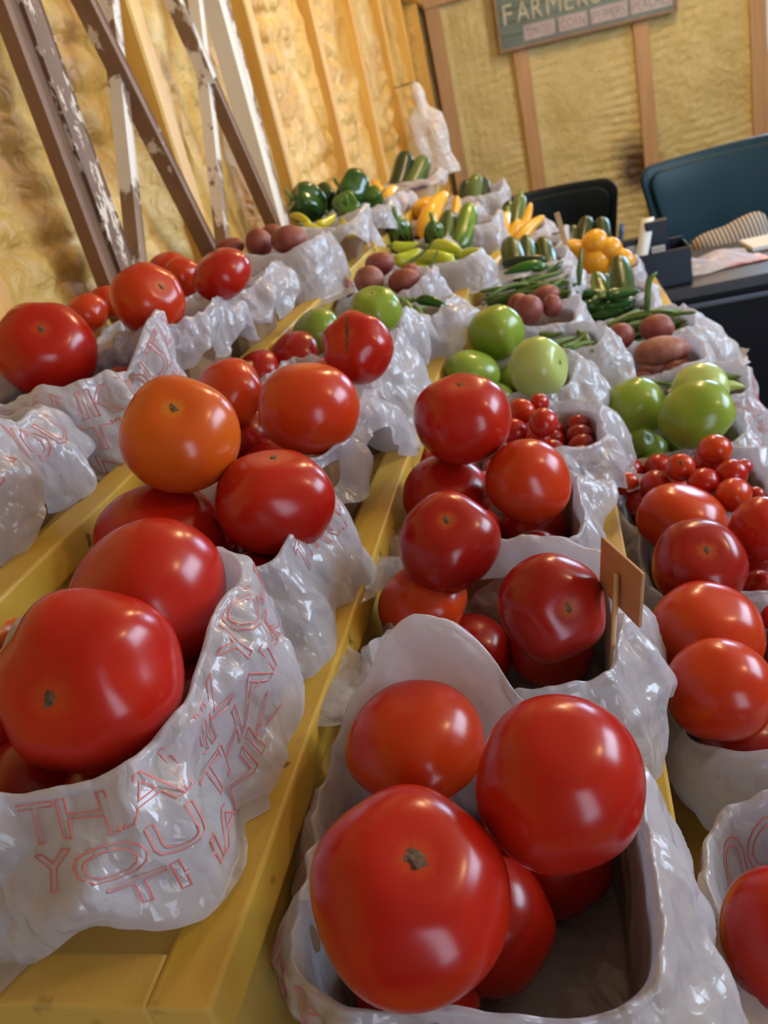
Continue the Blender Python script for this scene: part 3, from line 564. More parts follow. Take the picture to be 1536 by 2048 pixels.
def tube_fn_mesh(name, L, rad, prof, nu=20, nv=22, bend=0.0, lobes=0, la=0.0, seed=0, wob=.0):
    t = np.linspace(0, 1, nv)**1.0; t = .5-.5*np.cos(t*np.pi); ph = np.linspace(0, 2*np.pi, nu, endpoint=False)
    PH, T = np.meshgrid(ph, t, indexing='ij'); r = rad*prof(T)*(1+la*np.cos(lobes*PH)); nz = Nz(seed, 6, 3.0)
    D = np.stack([np.cos(PH), np.sin(PH), T*3], -1); r = r*(1+wob*nz(D))
    X = r*np.cos(PH)+bend*L*np.sin(T*np.pi); Y = r*np.sin(PH); Z = T*L
    return mesh_from(name, np.stack([X, Y, Z], -1).reshape(-1, 3), grid_faces(nu, nv, True))
def path_tube(name, pts, rads, n_=7):
    pts = [Vector(p) for p in pts]; V = []; F = []
    for i, p in enumerate(pts):
        d = (pts[min(i+1, len(pts)-1)]-pts[max(i-1, 0)]).normalized(); s = d.orthogonal().normalized() if i == 0 else (s-d*s.dot(d)).normalized(); q = d.cross(s)
        for j in range(n_): a = 2*PI*j/n_; V.append(p+(s*math.cos(a)+q*math.sin(a))*rads[i])
    for i in range(len(pts)-1):
        for j in range(n_): F.append((i*n_+j, i*n_+(j+1) % n_, (i+1)*n_+(j+1) % n_, (i+1)*n_+j))
    F.append(tuple(range(n_))[::-1]); F.append(tuple(range((len(pts)-1)*n_, len(pts)*n_))); return mesh_from(name, V, F)
pr_cuc = lambda t: np.clip(1-np.abs(2*t-1)**3.2, 0, 1)**.5
pr_zuc = lambda t: np.clip(1-np.abs(2*t-1)**6, 0, 1)**.5*(.92+.1*t)
pr_squ = lambda t: np.clip(1-np.abs(2*t-1)**4, 0, 1)**.5*(.64+.36*(1/(1+np.exp(-(t-.48)*11))))
pr_bul = lambda t: np.clip(1-np.abs(2*t-1)**2.4, 0, 1)**.5
pr_ban = lambda t: np.clip(1-np.exp(-t*14), 0, 1)*np.clip(1-t**2.6, 0, 1)**.75+.0
pr_okr = lambda t: np.clip(1-np.exp(-t*16), 0, 1)*(1-.78*t**1.2)*np.clip((1-t)*14, 0, 1)**.5
pr_bean = lambda t: np.clip(1-np.abs(2*t-1)**8, 0, 1)**.5
BASN = {k: v['label'] for k, v in B.items()}
SCARBIG = -1
CENT = []   # centres already taken, for the lower layer
EYEV = Vector((0, 0, EYE))
GRP = {'tomato': 'large tomatoes in the baskets', 'crack': 'large tomatoes in the baskets', 'green': 'green tomatoes', 'cherry': 'cherry tomatoes', 'potato': 'red potatoes', 'bell': 'green bell peppers', 'eggplant': 'eggplants', 'banana_pepper': 'yellow peppers', 'squash': 'yellow squash', 'zucchini': 'zucchinis', 'okra': 'okra pods', 'pepper': 'green hot peppers', 'cucumber': 'cucumbers', 'bean': 'green beans'}
NAME = {'tomato': ('beefsteak_tomato', 'tomato'), 'crack': ('beefsteak_tomato', 'tomato'), 'green': ('green_tomato', 'tomato'), 'cherry': ('cherry_tomato', 'tomato'), 'potato': ('red_potato', 'potato'), 'bell': ('bell_pepper', 'pepper'), 'eggplant': ('eggplant', 'eggplant'), 'banana_pepper': ('banana_pepper', 'pepper'), 'squash': ('yellow_squash', 'squash'), 'zucchini': ('zucchini', 'zucchini'), 'okra': ('okra_pod', 'okra'), 'pepper': ('green_pepper', 'pepper'), 'cucumber': ('cucumber', 'cucumber'), 'bean': ('green_bean', 'bean')}
def round_item(kind, P, a, hh, var, pole, label, seed, group=None):
    P = Vector(P); vd = P-EYEV; se = min(.95, max(0, -vd.z/vd.length)); ce2 = 1-se*se
    c = math.sqrt(max(hh*hh-a*a*se*se, 0)/ce2) if hh > a*se else 0; c = min(max(c, (.55 if kind in ('potato', 'bell') else .76)*a), 1.02*a)
    near = vd.length < .9; nt, np_ = (40, 56) if near else (22, 30)
    r = random.Random(seed); nm, cat = NAME[kind]
    if kind in ('tomato', 'crack', 'green', 'cherry'):
        if pole: q = basis(pole); c2 = a*.90; a2 = math.sqrt(a*hh)*1.0; c2 = a2*.90
        else:
            q = basis((r.uniform(-.5, .5), r.uniform(-.1, .6), -1)); a2, c2 = a, c
            if kind == 'cherry': q = basis((r.uniform(-1, 1), r.uniform(-.6, 1), r.uniform(-.5, .1))); a2, c2 = a*.97, a*1.08
        if kind == 'cherry': f = tomato_fn(a2, c2, seed, 5, .01, .03); nt, np_ = 18, 24
        elif kind == 'green': f = tomato_fn(a2, c2, seed, 5, .06, .14)
        else: f = tomato_fn(a2, c2, seed, 5, .052, .10)
        mat = {'tomato': 'tom', 'crack': 'tom', 'green': 'grn', 'cherry': 'tom'}[kind]+str(var)
        o = obj(nm, sphere_mesh(nm, f, nt, np_), M[mat], None, P, q)
        if kind == 'crack':
            V = []; K = 24
            for i in range(K):
                s = (i/(K-1)-.5)*1.15; wv = .035*max(0, 1-abs(s/.575)**2)+.004; of = .012*math.sin(i*1.7)
                for e_ in (-1, 0, 1):
                    x_, y_ = s, of+e_*wv; th = math.hypot(x_, y_); V.append(f(np.array(max(th, .001)), np.array(math.atan2(y_, x_)))*(1.004 if e_ else 1.010))
            F = [(i*3+j, i*3+j+1, i*3+j+4, i*3+j+3) for i in range(K-1) for j in range(2)]
            obj('crack', mesh_from('crack', V, F), M['crack'], o)
        elif kind != 'cherry' or pole: obj('stem_scar', star_scar('stem_scar', f, .075 if (pole and seed == SCARBIG) else .045 if kind != 'cherry' else .12, seed), M['scar'], o)
    elif kind == 'potato':
        nz = Nz(seed, 7, 1.7); n2 = Nz(seed+1, 7, 4); ey = [Vector((r.gauss(0, 1), r.gauss(0, 1)-.6, r.gauss(0, 1)+.4)).normalized() for _ in range(4)]
        if pole: ey[0] = Vector(pole)
        def f(th, ph_, raw=False):
            D = np.stack([np.sin(th)*np.cos(ph_), np.sin(th)*np.sin(ph_), np.cos(th)], -1); rho = 1+.05*nz(D)+.012*n2(D)
            for e_ in ey: rho = rho-.055*np.exp(-((1-D@np.array(e_))/.012))
            return D*rho[..., None]*np.array([a, (a+c)/2, c])
        o = obj(nm, sphere_mesh(nm, f, 24, 32), M['potato' if var == 0 else 'potato2'], None, P)
        for e_ in ey[:2]:
            th = math.acos(max(-1, min(1, e_.z))); ph_ = math.atan2(e_.y, e_.x); V = [f(np.array(th), np.array(ph_))*1.012]
            for j in range(8): V.append(f(np.array(th+.07*math.cos(j*PI/4)), np.array(ph_+.07*math.sin(j*PI/4)/max(.3, math.sin(th))))*1.006)
            obj('eye', mesh_from('eye', V, [(0, 1+j, 1+(j+1) % 8) for j in range(8)]), M['eye'], o)
    elif kind == 'bell':
        k = 4; ph = r.uniform(0, 6)
        def f(th, ph_):
            s = np.sin(th)**.62; rho = (1+.13*np.cos(k*ph_+ph)*np.sin(th)**.8+.04*np.cos(2*ph_))
            z = np.cos(th)*c*1.15-c*.30*np.exp(-(th/.40)**2)+c*.14*np.exp(-((np.pi-th)/.35)**2)
            return np.stack([a*rho*s*np.cos(ph_)*(.92+.08*np.cos(th)), a*rho*s*np.sin(ph_)*(.92+.08*np.cos(th)), z], -1)
        q = basis((r.uniform(-.9, .9), r.uniform(-.8, .4), r.uniform(.1, .8))); o = obj(nm, sphere_mesh(nm, f, 30, 44), M['bell' if var == 0 else 'bell2'], None, P, q)
        obj('stem', path_tube('stem', [(0, 0, c*.78), (0, 0, c*1.05), (a*.08, 0, c*1.32), (a*.2, 0, c*1.5)], [a*.22, a*.10, a*.09, a*.12]), M['stem'], o)
    elif kind == 'eggplant':
        q = basis((0.1, -.55, .75)); f = lambda th, ph_: np.stack([a*np.sin(th)*np.cos(ph_), a*np.sin(th)*np.sin(ph_), a*1.9*np.cos(th)-a*.9], -1)
        o = obj(nm, sphere_mesh(nm, f, 24, 32), M['egg'], None, P, q)
        V = []; n_ = 20
        for i, th in enumerate((.01, .4, .85, 1.25)):
            for j in range(n_):
                w = th*(1+.28*math.cos(5*2*PI*j/n_)*(i/3)); p = f(np.array(w), np.array(2*PI*j/n_)); V.append(np.array([p[0]*1.05, p[1]*1.05, (p[2]+a*.9)*1.03-a*.9]))
        obj('calyx', mesh_from('calyx', V, [(i*n_+j, i*n_+(j+1) % n_, (i+1)*n_+(j+1) % n_, (i+1)*n_+j) for i in range(3) for j in range(n_)]), M['bell2'], o)
        obj('stem', path_tube('stem', [(0, 0, a*.9), (0, 0, a*1.3), (a*.15, 0, a*1.9)], [a*.22, a*.16, a*.2]), M['stem'], o)
    tag(o, label, cat, group or GRP[kind]); CENT.append((P.copy(), a)); return o
def long_item(kind, A, E, rad, var, label, seed, group=None, bend=None, extend=None, fl=None, mesh=None):
    A = Vector(A); E = Vector(E); d = E-A; nm, cat = NAME[kind]; r = random.Random(seed)
    if extend and d.z < -.03 and fl is not None:
        lim = fl+.028; k = (A.z-lim)/(-d.z); k = min(max(k, 1), 1.75); d = d*k; E = A+d
    L = d.length; q = basis(d)
    P = A.copy(); bd = bend if bend is not None else r.uniform(-.05, .05)
    if kind == 'cucumber': m = tube_fn_mesh(nm, L, rad, pr_cuc, bend=bd, seed=seed, wob=.02); mt = 'cuc' if var == 0 else 'cuc2'
    elif kind == 'zucchini': m = tube_fn_mesh(nm, L, rad, pr_zuc, bend=bd, lobes=6, la=.02, seed=seed); mt = 'zuc' if var == 0 else 'zuc2'
    elif kind == 'squash':
        bl = rad*2 > L*.62; m = tube_fn_mesh(nm, L, rad, pr_bul if bl else pr_squ, bend=0 if bl else r.choice([-.10, .10]), seed=seed, wob=.02); mt = 'squash' if var == 0 else 'squash2'
    elif kind == 'banana_pepper': m = tube_fn_mesh(nm, L*1.12, rad*1.05, pr_ban, bend=r.choice([-.1, .1]), lobes=3, la=.05, seed=seed, wob=.05); mt = 'banana' if var == 0 else 'banana2'
    elif kind == 'okra': m = tube_fn_mesh(nm, L*1.1, rad, pr_okr, nu=20, bend=r.choice([-.08, .08]), lobes=5, la=.10, seed=seed); mt = 'okra' if var == 0 else 'okra2'
    elif kind == 'pepper': m = tube_fn_mesh(nm, L, rad, pr_ban, bend=r.choice([-.07, .07]), lobes=3, la=.04, seed=seed, wob=.03); mt = 'pep2' if 'bright' in label else 'pep'
    else: m = tube_fn_mesh(nm, L, rad, pr_bean, nu=8, nv=12, bend=bd*2.5, seed=seed, wob=.06); mt = 'bean'
    o = obj(nm, m, M[mt], None, P, q)
    if (kind in ('banana_pepper', 'okra', 'pepper') or 'stem' in label) and rad > .004:
        s = rad*.30
        if kind == 'okra': pts, rd = [(0, 0, .12*rad), (0, 0, -rad*.25), (0, 0, -rad*.9)], [rad*.85, rad*.8, rad*.35]
        else: pts, rd = [(0, 0, rad*.15), (0, 0, -rad*.2), (s*.6, 0, -rad*.75)], [s*1.5, s, s*.9]
        obj('stem', path_tube('stem', pts, rd), M['stem'], o)
    tag(o, label, cat, group or GRP[kind]); CENT.append(((A+E)/2, rad)); return o

# every fruit and vegetable: where it lies (metres) and how big it is
ITEMS = [
('tomato', '4b', [-0.5235, 0.7378, 1.191], 0.05, 0.0524, 0, [0.527, -0.595, 0.607], 'big red tomato filling the second basket, top tier'),
('tomato', '4b', [-0.565, 0.8984, 1.197], 0.0268, 0.0225, 1, None, 'orange-red tomato half hidden behind the biggest top-tier tomato'),
('tomato', '4c', [-0.555, 0.9345, 1.2008], 0.0204, 0.0231, 1, None, 'tomato peeking out left behind a large orange-red tomato, top tier'),
('tomato', '4c', [-0.4403, 0.8272, 1.206], 0.0446, 0.0355, 1, [0.812, -0.441, 0.382], 'large orange-red tomato with a tiny scar, third basket, top tier'),
('tomato', '4d', [-0.545, 1.1099, 1.1993], 0.0325, 0.0299, 1, None, 'orange-red tomato left of two at the back, fourth top-tier basket'),
('tomato', '4d', [-0.475, 0.9984, 1.2028], 0.0247, 0.0268, 1, None, 'orange-red tomato partly hidden in the middle, fourth top-tier basket'),
('tomato', '4d', [-0.3994, 0.9467, 1.201], 0.037, 0.029, 0, None, 'bright red tomato at the rim, fourth basket, top tier'),
('potato', '4e', [-0.55, 1.3731, 1.1926], 0.0259, 0.0167, 0, None, 'red potato at far left, nearest the wall, top tier'),
('potato', '4e', [-0.4915, 1.36, 1.1909], 0.0232, 0.0254, 0, [0.05, -0.908, 0.417], 'upright red potato with an eye, centre of top-tier potatoes'),
('potato', '4e', [-0.4295, 1.33, 1.1877], 0.0307, 0.023, 0, None, 'largest red potato, at the right of the top-tier potatoes'),
('potato', '4e', [-0.4892, 1.43, 1.1955], 0.0216, 0.0153, 0, None, 'red potato just showing behind the top-tier potatoes'),
('bell', '4g', [-0.5665, 1.97, 1.1982], 0.0445, 0.0406, 0, None, 'dark green bell pepper at the left, nearest the wall'),
('bell', '4g', [-0.5467, 2.06, 1.195], 0.0379, 0.0257, 0, None, 'green bell pepper half hidden behind the left one'),
('bell', '4g', [-0.4623, 2.0, 1.1983], 0.0509, 0.0334, 0, None, 'big dark green bell pepper on top of the heap'),
('bell', '4g', [-0.4586, 1.9, 1.1753], 0.034, 0.0258, 1, None, 'mid green bell pepper under the big one'),
('bell', '4g', [-0.4152, 2.0, 1.1765], 0.0237, 0.0233, 1, None, 'small olive green bell pepper at the right end of the heap'),
('tomato', '3a', [-0.2595, 0.2923, 1.097], 0.0446, 0.0497, 0, [0.12, -0.894, 0.432], 'huge deep red tomato with brown scar, nearest on second tier'),
('tomato', '3a', [-0.2696, 0.3782, 1.092], 0.0491, 0.0442, 0, None, 'large glossy red tomato behind the nearest one, second tier'),
('tomato', '3a', [-0.357, 0.3049, 1.052], 0.0244, 0.0285, 0, None, 'dark red tomato cut by the left photo edge, lower one'),
('tomato', '3a', [-0.4022, 0.3825, 1.067], 0.0255, 0.025, 2, None, 'orange tomato sliver at the left photo edge, second tier'),
('tomato', '3b', [-0.2882, 0.5179, 1.147], 0.0445, 0.0414, 2, [0.36, -0.573, 0.736], 'orange tomato on top of second basket, second tier'),
('tomato', '3b', [-0.2266, 0.5065, 1.087], 0.0462, 0.0404, 0, [0.219, 0.057, 0.974], 'large red tomato at the right rim, second basket, second tier'),
('tomato', '3b', [-0.3186, 0.4923, 1.077], 0.0476, 0.0361, 0, None, 'dark red tomato under the orange one, second tier'),
('tomato', '3b', [-0.3087, 0.5653, 1.027], 0.0317, 0.028, 0, None, 'shadowed red tomato low between others, second basket, second tier'),
('tomato', '3c', [-0.2342, 0.6547, 1.107], 0.0448, 0.0409, 1, None, 'orange-red tomato at the rim, third basket, second tier'),
('tomato', '3c', [-0.3395, 0.7295, 1.112], 0.0374, 0.031, 1, None, 'orange-red tomato behind the orange one, third basket, second tier'),
('tomato', '3c', [-0.3389, 0.7472, 1.062], 0.0285, 0.0289, 0, None, 'red tomato low between two larger ones, third basket, second tier'),
('tomato', '3d', [-0.3874, 0.9321, 1.077], 0.0322, 0.025, 0, None, 'pointed dark red tomato left in fourth basket, second tier'),
('tomato', '3d', [-0.3531, 0.9848, 1.077], 0.0362, 0.0213, 0, None, 'dark red tomato in front of the green one, second tier'),
('tomato', '3d', [-0.2631, 0.8596, 1.072], 0.0342, 0.0306, 1, None, 'red tomato low at right, fourth basket, second tier'),
('crack', '3d', [-0.2112, 0.7791, 1.122], 0.041, 0.0344, 0, [-0.021, -0.696, 0.718], 'red tomato with a long brown crack, second tier'),
('green', '3e', [-0.3417, 1.0638, 1.087], 0.0363, 0.0279, 2, None, 'olive green tomato left of the cracked red one'),
('green', '3e', [-0.2362, 0.998, 1.112], 0.0354, 0.0307, 1, [0.129, -0.325, 0.937], 'bright green tomato behind the cracked red one'),
('potato', '3g', [-0.3748, 1.4, 1.0811], 0.0166, 0.0214, 0, [0.015, -0.986, 0.164], 'small round red potato at the left, second-tier potatoes'),
('potato', '3g', [-0.32, 1.36, 1.0916], 0.0262, 0.0245, 1, None, 'dusty brown-red potato in the middle, second-tier potatoes'),
('potato', '3g', [-0.3122, 1.44, 1.1036], 0.0266, 0.0212, 0, None, 'topmost red potato of the second-tier potatoes'),
('potato', '3g', [-0.2611, 1.36, 1.0797], 0.0277, 0.0211, 0, None, 'red potato at the right front, second-tier potatoes'),
('potato', '3g', [-0.2596, 1.43, 1.0772], 0.0193, 0.0195, 0, None, 'red potato behind the right one, second-tier potatoes'),
('eggplant', '3i', [-0.3607, 1.95, 1.0992], 0.0316, 0.0344, 0, [0.354, -0.792, 0.498], 'dark eggplant with green cap and upright stem, left of two'),
('eggplant', '3i', [-0.2767, 1.93, 1.0798], 0.0263, 0.0264, 0, [0.206, -0.832, 0.516], 'dark eggplant with green cap in front of the cucumbers'),
('tomato', '2a', [-0.0971, 0.2227, 1.023], 0.044, 0.0423, 0, [0.322, -0.235, 0.917], 'biggest red tomato with corky star scar, front centre of the photo'),
('tomato', '2a', [-0.032, 0.2724, 1.033], 0.0379, 0.042, 0, None, 'smooth orange-red tomato at right of the nearest three'),
('tomato', '2a', [-0.1107, 0.3264, 1.013], 0.0383, 0.0317, 1, None, 'orange-red tomato at the back left of the nearest three'),
('tomato', '2a', [-0.0802, 0.267, 0.943], 0.0333, 0.037, 0, None, 'shadowed tomato at the bottom under the nearest three'),
('tomato', '2b', [-0.1379, 0.5115, 0.983], 0.0356, 0.0279, 1, None, 'orange-red tomato low at left, behind the upturned bag flap'),
('tomato', '2b', [-0.1103, 0.5223, 1.028], 0.0423, 0.0346, 3, [0.2, -0.519, 0.831], 'dark red tomato with a scuffed patch, second basket, third tier'),
('tomato', '2b', [-0.036, 0.4501, 1.008], 0.0386, 0.0329, 3, [0.405, -0.791, 0.458], 'red tomato with star cracks beside the wooden price tag'),
('tomato', '2c', [-0.1343, 0.6784, 0.993], 0.0413, 0.0284, 0, None, 'red tomato under the topmost one, third basket, third tier'),
('tomato', '2c', [-0.0547, 0.6512, 1.008], 0.0374, 0.038, 1, None, 'red tomato with a tiny dimple at the right rim, third tier'),
('tomato', '2c', [-0.1057, 0.6857, 1.063], 0.0443, 0.043, 0, [0.119, -0.219, 0.968], 'red tomato standing highest on the third tier'),
('tomato', '2c', [-0.1662, 0.8437, 0.958], 0.0317, 0.0231, 0, None, 'red tomato glimpsed below the highest one, third tier'),
('cherry', '2d', [-0.0663, 0.8615, 0.998], 0.0143, 0.0145, 1, None, 'cherry tomato, upper left, third-tier cherry basket'),
('cherry', '2d', [-0.0425, 0.8141, 0.998], 0.0161, 0.0143, 0, None, 'cherry tomato, largest at the right, third-tier cherry basket'),
('cherry', '2d', [-0.0754, 0.8296, 0.988], 0.014, 0.012, 0, None, 'cherry tomato, lower left, behind the big tomato, third-tier cherry basket'),
('cherry', '2d', [-0.0468, 0.8785, 0.998], 0.0111, 0.0096, 0, None, 'cherry tomato, at the back, third-tier cherry basket'),
('cherry', '2d', [-0.0497, 0.8147, 0.978], 0.0132, 0.0081, 0, None, 'cherry tomato, lowest front, third-tier cherry basket'),
('green', '2e', [-0.1053, 1.1435, 1.018], 0.0394, 0.0416, 1, None, 'green tomato at the back left, third tier'),
('green', '2e', [-0.1398, 1.0742, 0.988], 0.0383, 0.0281, 1, None, 'green tomato behind the highest red one, third tier'),
('green', '2e', [-0.046, 0.9798, 1.008], 0.0399, 0.0387, 0, [0.893, -0.412, 0.183], 'pale green tomato with a brown nick, third tier'),
('green', '2e', [-0.0951, 1.1222, 0.953], 0.0212, 0.0214, 2, None, 'dark green tomato in the gap between three others, third tier'),
('potato', '2g', [-0.064, 1.29, 1.0068], 0.0239, 0.0256, 0, None, 'red potato front, largest, third-tier potatoes'),
('potato', '2g', [-0.026, 1.31, 1.0026], 0.017, 0.0188, 0, None, 'red potato at the right, third-tier potatoes'),
('potato', '2g', [-0.0346, 1.39, 1.0049], 0.0228, 0.0148, 0, None, 'red potato at the back, third-tier potatoes'),
('potato', '2g', [-0.0801, 1.36, 1.0056], 0.0179, 0.0171, 0, None, 'red potato at the upper left, third-tier potatoes'),
('potato', '2g', [-0.1277, 1.38, 0.9886], 0.0252, 0.0168, 0, None, 'red potato behind the green tomato, third-tier potatoes'),
('tomato', '1a', [0.0686, 0.2876, 0.904], 0.0361, 0.0387, 0, None, 'red tomato cut by the right photo edge, nearest lowest-tier basket'),
('tomato', '1b', [0.0664, 0.4685, 0.914], 0.0358, 0.0353, 1, None, 'red tomato at the front rim, second basket, lowest tier'),
('tomato', '1b', [0.0705, 0.5376, 0.914], 0.0405, 0.0364, 1, None, 'red tomato behind the front one, second basket, lowest tier'),
('tomato', '1b', [0.1266, 0.5751, 0.894], 0.0108, 0.018, 0, None, 'red tomato sliver at the right photo edge, second basket'),
('tomato', '1c', [0.0783, 0.626, 0.919], 0.0425, 0.0387, 3, [0.152, -0.619, 0.771], 'red tomato with a small green star scar, lowest tier'),
('tomato', '1c', [0.079, 0.7366, 0.904], 0.0441, 0.0346, 1, None, 'orange-red tomato behind the star-scarred one, lowest tier'),
('tomato', '1c', [0.143, 0.6814, 0.914], 0.0296, 0.035, 0, None, 'red tomato at the right edge, third basket, lowest tier'),
('tomato', '1c', [0.1364, 0.6753, 0.854], 0.0189, 0.0209, 0, None, 'shadowed red tomato low at right, third basket, lowest tier'),
('cherry', '1d', [0.0423, 0.8848, 0.894], 0.0173, 0.014, 0, None, 'cherry tomato, back left corner, lowest-tier cherry basket'),
('cherry', '1d', [0.0352, 0.8336, 0.904], 0.0133, 0.0155, 1, None, 'cherry tomato, orange one at the left rim, lowest-tier cherry basket'),
('cherry', '1d', [0.0757, 0.8846, 0.894], 0.0164, 0.0156, 0, None, 'cherry tomato, left of the stem-scarred one, lowest-tier cherry basket'),
('cherry', '1d', [0.0656, 0.8214, 0.904], 0.017, 0.013, 0, None, 'cherry tomato, left middle, lowest-tier cherry basket'),
('cherry', '1d', [0.091, 0.8162, 0.924], 0.0149, 0.0154, 1, [0.01, -0.729, 0.685], 'cherry tomato, showing its stem scar, lowest-tier cherry basket'),
('cherry', '1d', [0.1315, 0.8469, 0.924], 0.0185, 0.0151, 1, None, 'cherry tomato, highest at the back, lowest-tier cherry basket'),
('cherry', '1d', [0.1247, 0.8481, 0.909], 0.0172, 0.0137, 0, None, 'cherry tomato, under the highest one, lowest-tier cherry basket'),
('cherry', '1d', [0.1103, 0.7912, 0.914], 0.0163, 0.015, 0, None, 'cherry tomato, centre front, lowest-tier cherry basket'),
('cherry', '1d', [0.1371, 0.7995, 0.914], 0.0166, 0.0145, 0, None, 'cherry tomato, right middle, lowest-tier cherry basket'),
('cherry', '1d', [0.1332, 0.7661, 0.909], 0.0175, 0.013, 1, None, 'cherry tomato, orange one at the front right, lowest-tier cherry basket'),
('cherry', '1d', [0.1625, 0.8668, 0.889], 0.0101, 0.0111, 0, None, 'cherry tomato, small, back right, lowest-tier cherry basket'),
('cherry', '1d', [0.0473, 0.8237, 0.884], 0.0147, 0.0105, 0, None, 'cherry tomato, front left, behind the big tomato, lowest-tier cherry basket'),
('cherry', '1d', [0.1605, 0.8058, 0.884], 0.01, 0.0105, 0, None, 'cherry tomato, right rim, lowest-tier cherry basket'),
('green', '1e', [0.0659, 1.0357, 0.914], 0.04, 0.0393, 1, None, 'green tomato at the left, lowest tier'),
('green', '1e', [0.1294, 0.9549, 0.924], 0.0441, 0.0365, 1, None, 'ribbed bright green tomato in front, lowest tier'),
('green', '1e', [0.1481, 1.0411, 0.924], 0.0352, 0.0301, 0, None, 'pale yellow-green tomato at the back, lowest tier'),
('green', '1e', [0.0644, 1.0033, 0.879], 0.0321, 0.0149, 2, [0.614, -0.667, 0.422], 'dull green tomato low in front, lowest tier'),
('potato', '1g', [0.0748, 1.36, 0.9203], 0.0245, 0.0221, 0, None, 'red potato at the left, lowest-tier potatoes'),
('potato', '1g', [0.134, 1.37, 0.9191], 0.0279, 0.0228, 0, [0.101, -0.835, 0.542], 'red potato on top, lowest-tier potatoes'),
('potato', '1g', [0.1269, 1.29, 0.9053], 0.0414, 0.0242, 1, None, 'long brown-red potato at the front, lowest-tier potatoes'),
('potato', '1g', [0.1621, 1.34, 0.8882], 0.0182, 0.0226, 0, None, 'red potato at the right, lowest-tier potatoes'),
('banana_pepper', '4f', [-0.4913, 1.63, 1.1801], [-0.3893, 1.6, 1.1494], 0.0133, 0, None, 'long yellow banana pepper lying across the bag rim'),
('banana_pepper', '4f', [-0.4806, 1.66, 1.1705], [-0.5367, 1.72, 1.1952], 0.0083, 0, None, 'yellow banana pepper tip pointing at the wall'),
('banana_pepper', '4f', [-0.4744, 1.67, 1.1707], [-0.446, 1.72, 1.1797], 0.0108, 0, None, 'yellow banana pepper pointing up to the bell peppers'),
('banana_pepper', '4f', [-0.415, 1.65, 1.1697], [-0.3874, 1.6, 1.1451], 0.0114, 0, None, 'short yellow banana pepper at the right end'),
('banana_pepper', '4f', [-0.4441, 1.61, 1.1633], [-0.4212, 1.56, 1.1528], 0.0044, 0, None, 'slim yellow pepper tip hanging over the bag rim'),
('squash', '4h', [-0.4904, 2.42, 1.191], [-0.4616, 2.34, 1.1392], 0.0183, 0, None, 'yellow squash behind the green bell peppers'),
('squash', '4h', [-0.4209, 2.38, 1.162], [-0.4474, 2.3, 1.1328], 0.0194, 0, None, 'yellow squash leaning right, below the zucchinis'),
('zucchini', '4i', [-0.4398, 2.8, 1.23], [-0.4739, 2.72, 1.1499], 0.0338, 0, None, 'dark zucchini standing left of two below the hanging bag'),
('zucchini', '4i', [-0.3842, 2.8, 1.2022], [-0.4267, 2.72, 1.1395], 0.0321, 1, None, 'paler zucchini standing right of two below the hanging bag'),
('pepper', '3f', [-0.2169, 1.19, 1.0779], [-0.1688, 1.17, 1.0612], 0.0085, 0, None, 'dark green pepper lying right in the okra basket, second tier'),
('okra', '3f', [-0.2367, 1.19, 1.0788], [-0.2086, 1.12, 1.058], 0.0069, 0, None, 'okra pod at the left, second-tier okra basket'),
('okra', '3f', [-0.2205, 1.18, 1.0689], [-0.1969, 1.13, 1.0502], 0.0062, 0, None, 'okra pod beside the dark green pepper, second tier'),
('okra', '3f', [-0.242, 1.22, 1.0759], [-0.2157, 1.22, 1.0738], 0.0057, 0, None, 'okra pod at the back, second-tier okra basket'),
('banana_pepper', '3h', [-0.3453, 1.74, 1.0918], [-0.2917, 1.74, 1.0868], 0.0116, 1, None, 'yellow-green pepper at the back left, second-tier pepper basket'),
('banana_pepper', '3h', [-0.3368, 1.68, 1.0666], [-0.2838, 1.7, 1.0775], 0.0155, 1, None, 'yellow-green pepper at the left front, second-tier pepper basket'),
('banana_pepper', '3h', [-0.2031, 1.64, 1.0376], [-0.2888, 1.68, 1.0618], 0.0162, 1, None, 'widest yellow-green pepper at the front, second-tier pepper basket'),
('banana_pepper', '3h', [-0.2679, 1.75, 1.0719], [-0.1953, 1.7, 1.0469], 0.0135, 1, None, 'yellow-green pepper at the back right, second-tier pepper basket'),
('banana_pepper', '3h', [-0.2016, 1.68, 1.0478], [-0.1537, 1.68, 1.0518], 0.0076, 1, None, 'yellow-green pepper with tip poking out right, second tier'),
('banana_pepper', '3h', [-0.292, 1.62, 1.0557], [-0.2588, 1.62, 1.0529], 0.0089, 1, None, 'small yellow pepper below the others, second tier'),
('bean', '3h', [-0.3008, 1.6, 1.0672], [-0.237, 1.62, 1.0988], 0.0024, 0, None, 'thin green stalk lying over the yellow-green peppers, left one'),
('bean', '3h', [-0.25, 1.58, 1.0568], [-0.229, 1.6, 1.0832], 0.0024, 0, None, 'thin green stalk lying over the yellow-green peppers, right one'),
('cucumber', '3j', [-0.2544, 2.08, 1.0969], [-0.2591, 1.99, 1.0578], 0.0254, 0, None, 'cucumber end left of two, beside the eggplants'),
('cucumber', '3j', [-0.1992, 2.08, 1.105], [-0.2189, 2.0, 1.057], 0.0265, 1, None, 'cucumber end right of two, beside the eggplants'),
('squash', '3k', [-0.2838, 2.36, 1.1205], [-0.3206, 2.28, 1.0684], 0.0315, 0, None, 'curved yellow squash standing tallest, second tier'),
('squash', '3k', [-0.2594, 2.38, 1.1037], [-0.2744, 2.3, 1.0531], 0.022, 0, None, 'slim yellow squash right of the tallest one, second tier'),
('squash', '3k', [-0.321, 2.38, 1.0957], [-0.3778, 2.32, 1.0887], 0.0306, 0, None, 'yellow squash lying low at the left, second tier'),
('zucchini', '3l', [-0.2215, 2.66, 1.1261], [-0.2401, 2.6, 1.0518], 0.026, 1, None, 'zucchini in the middle of three, second tier'),
